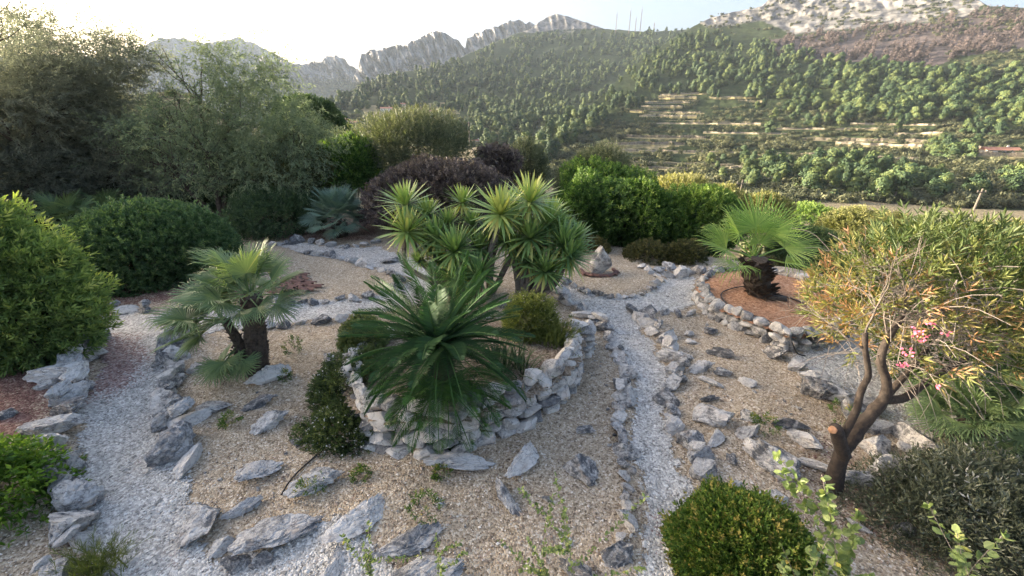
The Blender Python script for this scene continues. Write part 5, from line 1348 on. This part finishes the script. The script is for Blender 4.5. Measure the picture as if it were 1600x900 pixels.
cn = sprigs(np.array([c1 + (-.10, -.05, .03)]), np.array([[-.25, -.3, 1.0]]), 36, .15, .03, .022, 1.1, .5, .1)
part('cone', merge([tube([c1 + (-.09, -.04, 0), c1 + (-.13, -.10, .2)], np.array([.04, .02]), 8, .6), cn]), M['dry'], tc_)

# ------------------------------------------------------------------ plants of the planter
shrub('flowering_shrub', (490, 642, 604, 716), 4.9, 'flowershrub', 'straggly shrub with tiny white flowers at the left foot of the planter', n=1500, k=9, ln=.10, L=.045, W=.022, amp=.3, tint=.42, flowers=('white', 420, .026), srad=.012, zmin=-.9)
shrub('flowering_shrub', (496, 562, 628, 650), 5.7, 'flowershrub', 'brownish green shrub with sparse white flowers left of the cycad', n=1500, k=9, ln=.10, L=.05, W=.022, amp=.35, tint=.36, flowers=('white', 140, .024), srad=.012)
shrub('flowering_shrub', (536, 505, 600, 560), 6.6, 'flowershrub', 'fresh green shrub half hidden behind the cycad on its left', n=600, k=9, ln=.10, L=.06, W=.03, amp=.3, tint=.75, srad=.012)
shrub('broom_shrub', (792, 468, 862, 552), 7.0, 'rosemary', 'bushy bright green shrub with small white flowers on the planter', n=900, k=9, ln=.12, L=.06, W=.022, amp=.25, tint=.55, flowers=('white', 60, .016), srad=.012)
def wands(label, name, base, n, L, mat, lean=(.2, 0, 1), jit=.35, lf=.05, lw=.008, rad=.4, tint=.55):
    t = thing(name, base, label, 'shrub')
    g, lv = [], []
    for i in range(n):
        a = rng.uniform(0, 6.28); b = np.asarray(base) + np.array([math.cos(a), math.sin(a), 0]) * rng.uniform(0, rad)
        d = unit(np.array(lean) + jit * rng.normal(size=3) * np.array([1, 1, .3])); l = L * rng.uniform(.6, 1.1)
        C = curve([b, b + d * l * .5 + rng.normal(size=3) * .02, b + d * l + np.array([d[0] * .12, d[1] * .12, -.05])], 7)
        g.append(tube(C, np.linspace(.006, .002, 7), 3, .5))
        m_ = 26; tt = rng.uniform(.2, 1, m_); P = np.array([np.interp(tt, np.linspace(0, 1, 7), C[:, q]) for q in range(3)]).T
        lv.append(leaves(P, d + .45 * rvec(m_), lf * rng.uniform(.7, 1.3, m_), lw, tint + .12 * rng.normal(size=m_)))
    part('stem', merge(g), M['rosemary'], t); part('foliage', merge(lv), M[mat], t)
wands('yellow green broom like shrub with upright wands at the right end of the planter', 'broom_shrub', np.append(G(865, 540, .55)[:2], .5), 130, .62, 'rosemary', (.25, 0, 1), .30, .07, .009, .32)
q = np.append(G(788, 590, .55)[:2], .52)
t = thing('strap_leaf_plant', q, 'dark tuft of long arching strap leaves beside the cycad', 'plant')
for dx, dy, s_, sd in ((0, 0, 1, 1), (.22, .18, .9, 2), (-.12, .25, .95, 3), (.3, -.05, .8, 4)):
    V, F_, T = strap_rosette(46, .78, .03, 60 + sd, el=(.0, 1.5), droop=.9, tint=.42, tg=-.45)
    part('foliage', (V * s_ + q + np.array([dx, dy, 0]), F_, T), M['strap'], t)
for px, py, s_, lab in ((458, 548, .16, 'little round green plant in the tan bed right of the fan palm trunk'), (490, 765, .12, 'small green tuft growing at the edge of a dark outcrop'), (362, 662, .10, 'tiny dark seedling in the middle of the fan palm bed'), (662, 800, .14, 'small dark weed in the tan gravel of the lower bed'),
                        (565, 745, .07, 'tiny weed above the broad grey outcrop'), (1195, 672, .14, 'small green weed beside the large pitted rock'), (1312, 655, .18, 'yellow green seedling beside the oleander trunk'), (445, 592, .08, 'tiny dry plant beside the smooth grey boulder'), (690, 742, .07, 'tiny weed at the foot of the planter wall')):
    p = ground_at(px, py); c = p + (0, 0, s_ * .7)
    t = thing('small_plant', p, lab, 'plant')
    part('foliage', shrub_geo(c, np.array([s_, s_, s_ * .8]), 40, k=7, ln=.06, L=.05, W=.018, amp=.4, tint=.55, core=False), M['box'], t)
    part('stem', stems(c, np.array([s_] * 3), p[2], 4, .005), M['bark'], t)

# ------------------------------------------------------------------ oleander on the right
rng = np.random.default_rng(4021); random.seed(41)
ob = ground_at(1303, 765); oy = ob[1]
to = thing('oleander', ob, 'sparse old oleander with a twisted brown trunk, yellowing leaves and pink flowers', 'tree')
def ol(px, py, dy=0): return PY(px, py, oy + dy)
trk = [tube(curve([ob + (0, 0, -.1), ol(1312, 715, .03), ol(1327, 690, .06), ol(1352, 658, .12), ol(1378, 628, .18), ol(1386, 612, .2)], 22), np.linspace(.092, .054, 22), 16, .5, .10),
       tube(curve([ol(1318, 712, 0), ol(1312, 690, -.03), ol(1306, 668, -.05)], 8), np.linspace(.08, .07, 8), 8, .5, .05),
       tube(curve([ol(1386, 614, .2), ol(1384, 590, .25), ol(1376, 562, .3), ol(1388, 528, .4), ol(1410, 495, .5)], 16), np.linspace(.055, .035, 16), 8, .5, .05),
       tube(curve([ol(1380, 625, .18), ol(1412, 622, .3), ol(1436, 606, .4), ol(1462, 588, .5), ol(1510, 560, .7)], 16), np.linspace(.055, .033, 16), 8, .5, .05),
       tube(curve([ol(1352, 658, .12), ol(1392, 612, .35), ol(1420, 580, .5), ol(1450, 545, .7)], 14), np.linspace(.05, .03, 14), 7, .5, .05),
       tube(curve([ol(1312, 690, -.05), ol(1336, 645, 0), ol(1346, 610, .05), ol(1357, 585, .08), ol(1352, 548, .1), ol(1352, 520, .15)], 18), np.linspace(.045, .028, 18), 7, .5, .05)]
part('trunk', merge(trk), M['darkbark'], to, True)
cutd = np.array([-.9, -.35, .4]); cp_ = ol(1303, 672, -.06)
part('cut_branch_end', tube([cp_, cp_ + unit(cutd) * .04], .045, 12, .5, .05), M['cutwood'], to)
c, r = ell((1296, 362, 1620, 588), 5.0, .75); r = r * np.array([1.0, 1.0, 1.0])
segs = []; tips = []
starts = [(ol(1410, 495, .5), (.2, .1, 1)), (ol(1388, 528, .4), (-.4, .2, .8)), (ol(1352, 520, .15), (-.5, -.1, .9)), (ol(1450, 545, .7), (.3, .2, .9)), (ol(1510, 560, .7), (.7, 0, .6)), (ol(1410, 495, .5), (.5, -.2, .7)), (ol(1352, 548, .1), (-.9, 0, .5)), (ol(1480, 575, .6), (.6, -.3, .8))]
for p, d in starts: grow(p, unit(np.array(d)), .5, .013, 3, segs, tips, .6, (2, 4), .03, .72, .4)
part('branches', merge([tube(pts, rad, 5) for pts, rad, _ in segs]), M['oldbark'], to)
P, N, D = shell(c, r, 1250, Lump(40, .30, 30), -.6, .6)
A = unit(N * .6 + np.array([0, 0, .55]) + .5 * rvec(len(P)))
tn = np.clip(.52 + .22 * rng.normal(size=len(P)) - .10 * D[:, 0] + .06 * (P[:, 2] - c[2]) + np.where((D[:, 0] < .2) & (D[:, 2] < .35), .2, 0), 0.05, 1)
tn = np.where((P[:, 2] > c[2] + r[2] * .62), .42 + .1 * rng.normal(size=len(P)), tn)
part('leaves', sprigs(P, A, 9, .16, .14, .026, .8, tn, .07, .1, .05), M['oleander'], to)
tw_ = []
for i in range(760):          # bare grey twigs arching out of the crown
    a = c + rng.uniform(-1, 1, 3) * r * np.array([.75, .75, .6]) + np.array([0, 0, -.15]); d = unit(rng.normal(size=3) + np.array([0, -.2, .35])); l = rng.uniform(.35, .8)
    tw_.append(tube(curve([a, a + d * l * .5 + np.array([0, 0, .06]), a + d * l + np.array([0, 0, -.08])], 6), np.linspace(.005, .0025, 6), 4))
part('twigs', merge(tw_), M['twig'], to)
fl = np.array([ol(x, y, dy) for x, y, dy in ((1412, 551, -.1), (1420, 553, -.1), (1436, 526, 0), (1440, 517, 0), (1448, 527, 0), (1454, 508, 0), (1478, 522, 0), (1416, 568, 0), (1405, 573, 0), (1464, 605, 0), (1428, 515, 0))])
fl = np.repeat(fl, 6, 0) + rng.normal(size=(len(fl) * 6, 3)) * .022
part('flowers', leaves(fl, rvec(len(fl)), .036, .032, .5), M['pink'], to)
c, r = ell((1425, 430, 1720, 640), 6.0, .7)
t = shrub('oleander_shrub', (1430, 440, 1730, 640), 6.0, 'green', 'dark green leafy oleander at the right edge behind the twisted trunk', n=1500, k=9, ln=.16, L=.15, W=.024, amp=.35, lumps=30, conc=24, up=.5, tint=.45, srad=.02)

# ------------------------------------------------------------------ near plants at the bottom
rng = np.random.default_rng(77); random.seed(42)
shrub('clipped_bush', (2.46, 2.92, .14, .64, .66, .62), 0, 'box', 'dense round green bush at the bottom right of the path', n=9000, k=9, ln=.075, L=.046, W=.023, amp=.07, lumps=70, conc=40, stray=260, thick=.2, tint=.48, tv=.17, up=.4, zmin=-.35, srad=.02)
c, r = ell((1330, 690, 1760, 1000), 3.9, .8)
shrub('lentisc_shrub', (5.75, 3.45, -.12, 1.7, .95, .66), 0, 'darkolive', 'sprawling dark grey green shrub with narrow leaves at the bottom right', n=4800, k=10, ln=.20, L=.07, W=.019, amp=.5, lumps=40, conc=26, tint=.45, tv=.17, up=.15, jit=.8, srad=.014)
shrub('broad_leaf_shrub', (-130, 725, 118, 960), 3.6, 'broad', 'bright green broad leaved shrub in the lower left corner', n=1500, k=8, ln=.14, L=.085, W=.042, amp=.25, lumps=26, conc=20, tint=.48, up=.5, spread=1.25, droop=.35, srad=.014)
def shoot(label, name, pts, d, nleaf, L, W, mat='branch', side=5, rad=.006, tint=.5):
    P = [PY(x, y, d_) for (x, y), d_ in zip(pts, d)]
    C = curve(P, 18)
    zg = float(hz(P[0][0], P[0][1]))
    t = thing(name, (P[0][0], P[0][1], zg), label, 'plant')
    g = [tube(curve([np.array([P[0][0], P[0][1], zg - .05]), (P[0] + np.array([P[0][0], P[0][1], zg])) / 2 + (.02, 0, 0), P[0]], 8), np.linspace(rad * 1.8, rad, 8), 5), tube(C, np.linspace(rad, rad * .4, 18), 5)]
    lv = []
    def dress(Cv, n):
        tt = rng.uniform(.02, 1, n); Pq = np.array([np.interp(tt, np.linspace(0, 1, len(Cv)), Cv[:, q]) for q in range(3)]).T
        ax = unit(Cv[-1] - Cv[0]); D = unit(ax * .5 + rvec(n) * .9)
        l = L * rng.uniform(.6, 1.15, n); S = unit(np.cross(D, rvec(n))); N = np.cross(S, D)
        # rounded six point leaves
        W_ = W * l / L
        V = np.stack([Pq, Pq + D * (l * .35)[:, None] + S * (W_ * .5)[:, None] + N * .12 * W_[:, None], Pq + D * (l * .75)[:, None] + S * (W_ * .42)[:, None] + N * .12 * W_[:, None], Pq + D * l[:, None],
                      Pq + D * (l * .75)[:, None] - S * (W_ * .42)[:, None] + N * .12 * W_[:, None], Pq + D * (l * .35)[:, None] - S * (W_ * .5)[:, None] + N * .12 * W_[:, None], Pq + D * (l * .5)[:, None]], 1).reshape(-1, 3)
        b = np.arange(n)[:, None] * 7
        Fq = np.concatenate([b + np.array([0, 1, 6, 5]), b + np.array([1, 2, 3, 6]), b + np.array([6, 3, 4, 5])])
        lv.append((V, [Fq], np.repeat(np.clip(tint + .2 * rng.normal(size=n), 0, 1), 7)))
    dress(C, nleaf)
    for i in range(side):
        f = int(rng.uniform(2, 13)); b = C[f]; dd = unit(unit(C[-1] - C[0]) + .75 * rng.normal(size=3)); l = np.linalg.norm(C[-1] - C[0]) * rng.uniform(.25, .5)
        Cv = curve([b, b + dd * l * .5 + rng.normal(size=3) * .01, b + dd * l], 7); g.append(tube(Cv, np.linspace(rad * .5, rad * .25, 7), 4)); dress(Cv, int(nleaf * .55))
    part('stem', merge(g), M['twig'], t); part('foliage', merge(lv), M[mat], t)
shoot('tall leafy shoot with round pale leaves in front of the oleander trunk', 'leafy_shoot', [(1315, 985), (1310, 900), (1300, 820), (1284, 742)], (2.35, 2.35, 2.35, 2.4), 95, .078, .052, side=8)
shoot('second round leaved shoot beside the tall one at the bottom right', 'leafy_shoot', [(1262, 985), (1268, 920), (1280, 870), (1300, 830)], (2.3, 2.3, 2.3, 2.3), 40, .07, .048, side=4)
shoot('leafy shoot rising near the bottom right corner', 'leafy_shoot', [(1525, 990), (1515, 930), (1505, 880), (1495, 832)], (2.2, 2.2, 2.2, 2.2), 36, .075, .055, side=4)
shoot('fine pale shoot in front of the lower gravel bed', 'leafy_shoot', [(905, 1010), (900, 930), (890, 860), (884, 795)], (2.6, 2.6, 2.6, 2.6), 130, .046, .028, side=7)
shoot('leaning fine shoot left of the pale one at the bottom', 'leafy_shoot', [(900, 1000), (868, 920), (845, 880), (825, 845)], (2.6, 2.6, 2.55, 2.5), 90, .046, .028, side=5)
shoot('low pale shoots at the bottom before the bedrock ridge', 'leafy_shoot', [(590, 1000), (585, 930), (578, 895), (570, 870)], (2.6, 2.6, 2.6, 2.6), 80, .042, .025, side=6)
shoot('yellowish shoot at the bottom edge right of the bedrock ridge', 'leafy_shoot', [(690, 1000), (686, 920), (684, 870), (680, 835)], (2.6, 2.6, 2.6, 2.6), 80, .04, .024, side=5)
wands('dry grassy tuft at the bottom of the left path', 'grass_tuft', ground_at(150, 905) * np.array([1, 1, 1]), 90, .4, 'rosemary', (.1, .1, 1), .5, .10, .004, .3, .35)

# ------------------------------------------------------------------ garden objects
sb = ground_at(936, 427)
d_ = sb[1] * CP - (sb[2] - H) * SP; k = d_ / FPX
Vs, Fs = rock_geo(900, sub=5, planes=6, amp=.10, pit=.03, squash=(1, 1, 1), fine=.025)
Vs = Vs / np.abs(Vs).max(0)
Vs[:, 0] = Vs[:, 0] * (1 - .38 * np.clip(Vs[:, 2], -.5, 1)) - .12 * Vs[:, 2]; Vs[:, 1] *= 1 - .3 * Vs[:, 2]
so = obj('standing_stone', mkmesh('standing_stone', Vs * np.array([.33, .27, .62]), Fs, M['rock'], np.full(len(Vs), .3), False), None, sb + (0, 0, .50))
tag(so, 'upright pointed grey stone standing in the small round bed', 'rock')
M['rooftile_old'] = plain_mat('old_roof_tile', (.15, .08, .065), .85, .35, 9)
def curved_tile(L=.42, w=.17, th=.014, n=7):
    a = np.linspace(.25, math.pi - .25, n); V = []
    for x in (-L / 2, L / 2):
        ww = w * (1 if x < 0 else .82)
        for rr in (1, 1 - th * 2 / w):
            V += [(x, math.cos(q) * ww / 2 * rr, (math.sin(q) - .25) * ww / 2 * rr) for q in a]
    V = np.array(V); F_ = []
    for i in range(n - 1):
        F_ += [(i, i + 1, 2 * n + i + 1, 2 * n + i), (n + i + 1, n + i, 3 * n + i, 3 * n + i + 1), (i + 1, i, n + i, n + i + 1), (2 * n + i, 2 * n + i + 1, 3 * n + i + 1, 3 * n + i)]
    F_ += [(0, n, 3 * n, 2 * n)[::-1], (n - 1, 2 * n - 1, 4 * n - 1, 3 * n - 1)]
    return V, np.array(F_)
tv0, tf0 = curved_tile()
TILE = mkmesh('roof_tile', tv0, tf0, M['rooftile_old'])
def put_tile(p, rz, label, group, tilt=0.0, s_=1.0):
    o = bpy.data.objects.new('roof_tile', TILE); COL.objects.link(o); o.location = p; o.rotation_euler = (tilt, random.uniform(-.08, .08), rz); o.scale = (s_,) * 3
    return tag(o, label, 'roof tile', group)
A0, A1, A2 = ground_at(432, 470), ground_at(496, 449), ground_at(418, 450)
u_, v_ = (A1 - A0), (A2 - A0)
for i in range(7):
    for j in range(4):
        p = A0 + u_ * (i + .3 * random.random()) / 6.5 + v_ * (j * .36 + random.uniform(-.05, .05)) ; p[2] = float(hz(p[0], p[1])) + .05
        put_tile(p, math.atan2(u_[1], u_[0]) + math.pi / 2 + random.uniform(-.35, .35), 'dark curved roof tile among those laid on the bed behind the fan palm', 'roof tiles laid on the bed')
for i in range(7):
    a = 3.3 + 3.1 * i / 6
    p = sb + np.array([math.cos(a) * .52, math.sin(a) * .36, .05])
    put_tile(p, a + math.pi / 2, 'dark curved roof tile lying round the foot of the standing stone', 'roof tiles round the standing stone')
M['hose'] = plain_mat('black_hose', (.02, .02, .02), .5)
hp = [G(x, y, .42) for x, y in ((1240, 522), (1195, 500), (1150, 484), (1128, 465), (1132, 455), (1160, 450), (1185, 455), (1230, 465), (1262, 478))]
hp = curve([np.array([p[0], p[1], .27 + .05 + .03 + float(hz(p[0], p[1]))]) for p in hp], 60)
tail = curve([hp[0], G(1234, 520, .46), G(1238, 536, .38), G(1246, 552, .1), ground_at(1258, 558) + (0, 0, .03)], 14)[::-1]
tag(obj('irrigation_hose', mkmesh('irrigation_hose', *tube(np.vstack([tail[:-1], hp]), .014, 6)[:2], M['hose'], None, True)), 'black irrigation hose looping over the red earth round the palm', 'hose')
hp2 = np.array([ground_at(x, y) + (0, 0, .02) for x, y in ((496, 712), (470, 735), (452, 755), (440, 775))])
tag(obj('irrigation_hose', mkmesh('irrigation_hose', *tube(curve(hp2, 20), .012, 6)[:2], M['hose'], None, True)), 'short black hose lying beside the dark outcrop in the lower bed', 'hose')
# log at the foot of the bright palm
lg = G(1200, 470, .34); tag(obj('log', mkmesh('log', *tube([lg + (-.3, .05, .08), lg + (.0, 0, .08), lg + (.35, -.1, .07)], .09, 9, .5, .06)[:2], M['bark'], None, True)), 'short dark log lying beside the palm trunk on the red earth', 'log')
def pebbles(name, test, n, size, mat, label, seed):
    r = np.random.default_rng(seed)
    x = r.uniform(-7, 7, n * 6); y = 2.0 + 8.5 * r.uniform(0, 1, n * 6) ** 1.5
    k_ = test(x, y); x, y = x[k_][:n], y[k_][:n]; n = len(x)
    B = np.array([(1, 0, 0), (-1, 0, 0), (0, 1, 0), (0, -1, 0), (0, 0, .7), (0, 0, -.7)], float)
    Fb = np.array([(0, 2, 4), (2, 1, 4), (1, 3, 4), (3, 0, 4), (2, 0, 5), (1, 2, 5), (3, 1, 5), (0, 3, 5)])
    S = size * r.lognormal(0, .35, n)
    a = r.uniform(0, 6.28, n); cs, sn = np.cos(a), np.sin(a)
    L = B[None] * r.uniform(.6, 1.3, (n, 6, 1)) + r.normal(size=(n, 6, 3)) * .18
    V = np.stack([L[..., 0] * cs[:, None] - L[..., 1] * sn[:, None], L[..., 0] * sn[:, None] + L[..., 1] * cs[:, None], L[..., 2] * .7], -1) * S[:, None, None]
    V += np.stack([x, y, hz(x, y) + .012], -1)[:, None]
    F_ = (np.arange(n)[:, None, None] * 6 + Fb[None]).reshape(-1, 3)
    tag(obj(name, mkmesh(name, V.reshape(-1, 3), F_, mat, np.repeat(r.uniform(0, 1, n), 6))), label, 'gravel', None, 'stuff')
def pebble_mat(name, stops):
    m, n, l = newmat(name); a = n.new('ShaderNodeAttribute'); a.attribute_name = 'tint'
    r = ramp(n, stops); l.new(a.outputs['Fac'], r.inputs[0]); p = n.new('ShaderNodeBsdfPrincipled'); p.inputs['Roughness'].default_value = .95
    l.new(r.outputs[0], p.inputs['Base Color']); o = n.new('ShaderNodeOutputMaterial'); l.new(p.outputs[0], o.inputs['Surface']); return m
onpath = lambda x, y: samp(pathmask, x, y)
pebbles('gravel', onpath, 26000, .013, pebble_mat('grey_chips', [(0, (.16, .153, .142)), (.5, (.42, .405, .38)), (1, (.80, .775, .73))]), 'loose grey limestone chippings on the paths', 3)
pebbles('gravel', lambda x, y: ~samp(pathmask, x, y) & ~samp(inpl, x, y), 26000, .010, pebble_mat('tan_chips', [(0, (.12, .085, .06)), (.5, (.40, .31, .24)), (1, (.78, .72, .64))]), 'loose tan gravel on the planting beds', 4)
# fallen leaves and loose litter
def litter(name, poly, n, L, W, mat, label, z=.02):
    r = np.random.default_rng(n); P = np.array(gp(poly)); out = []
    x = r.uniform(P[:, 0].min(), P[:, 0].max(), n * 4); y = r.uniform(P[:, 1].min(), P[:, 1].max(), n * 4)
    k_ = inpoly(x, y, gp(poly)); x, y = x[k_][:n], y[k_][:n]
    Q = np.stack([x, y, hz(x, y) + z], -1); a = r.uniform(0, 6.28, len(x))
    D = np.stack([np.cos(a), np.sin(a), r.normal(size=len(x)) * .15], -1)
    V, F_, T = leaves(Q, D, L * r.uniform(.5, 1.3, len(x)), W, r.uniform(0, 1, len(x)), S=np.tile([0, 0, 1.0], (len(x), 1)), bend=.15)
    tag(obj(name, mkmesh(name, V, F_, M[mat], T)), label, 'litter', None, 'stuff')
litter('leaf_litter', [(1180, 640), (1330, 600), (1500, 700), (1480, 900), (1220, 860)], 1500, .06, .014, 'dry', 'dry fallen leaves on the gravel under the oleander')
litter('leaf_litter', [(330, 560), (520, 540), (520, 700), (440, 780), (330, 740)], 500, .04, .012, 'dry', 'dry bits of leaf on the tan gravel below the fan palm')
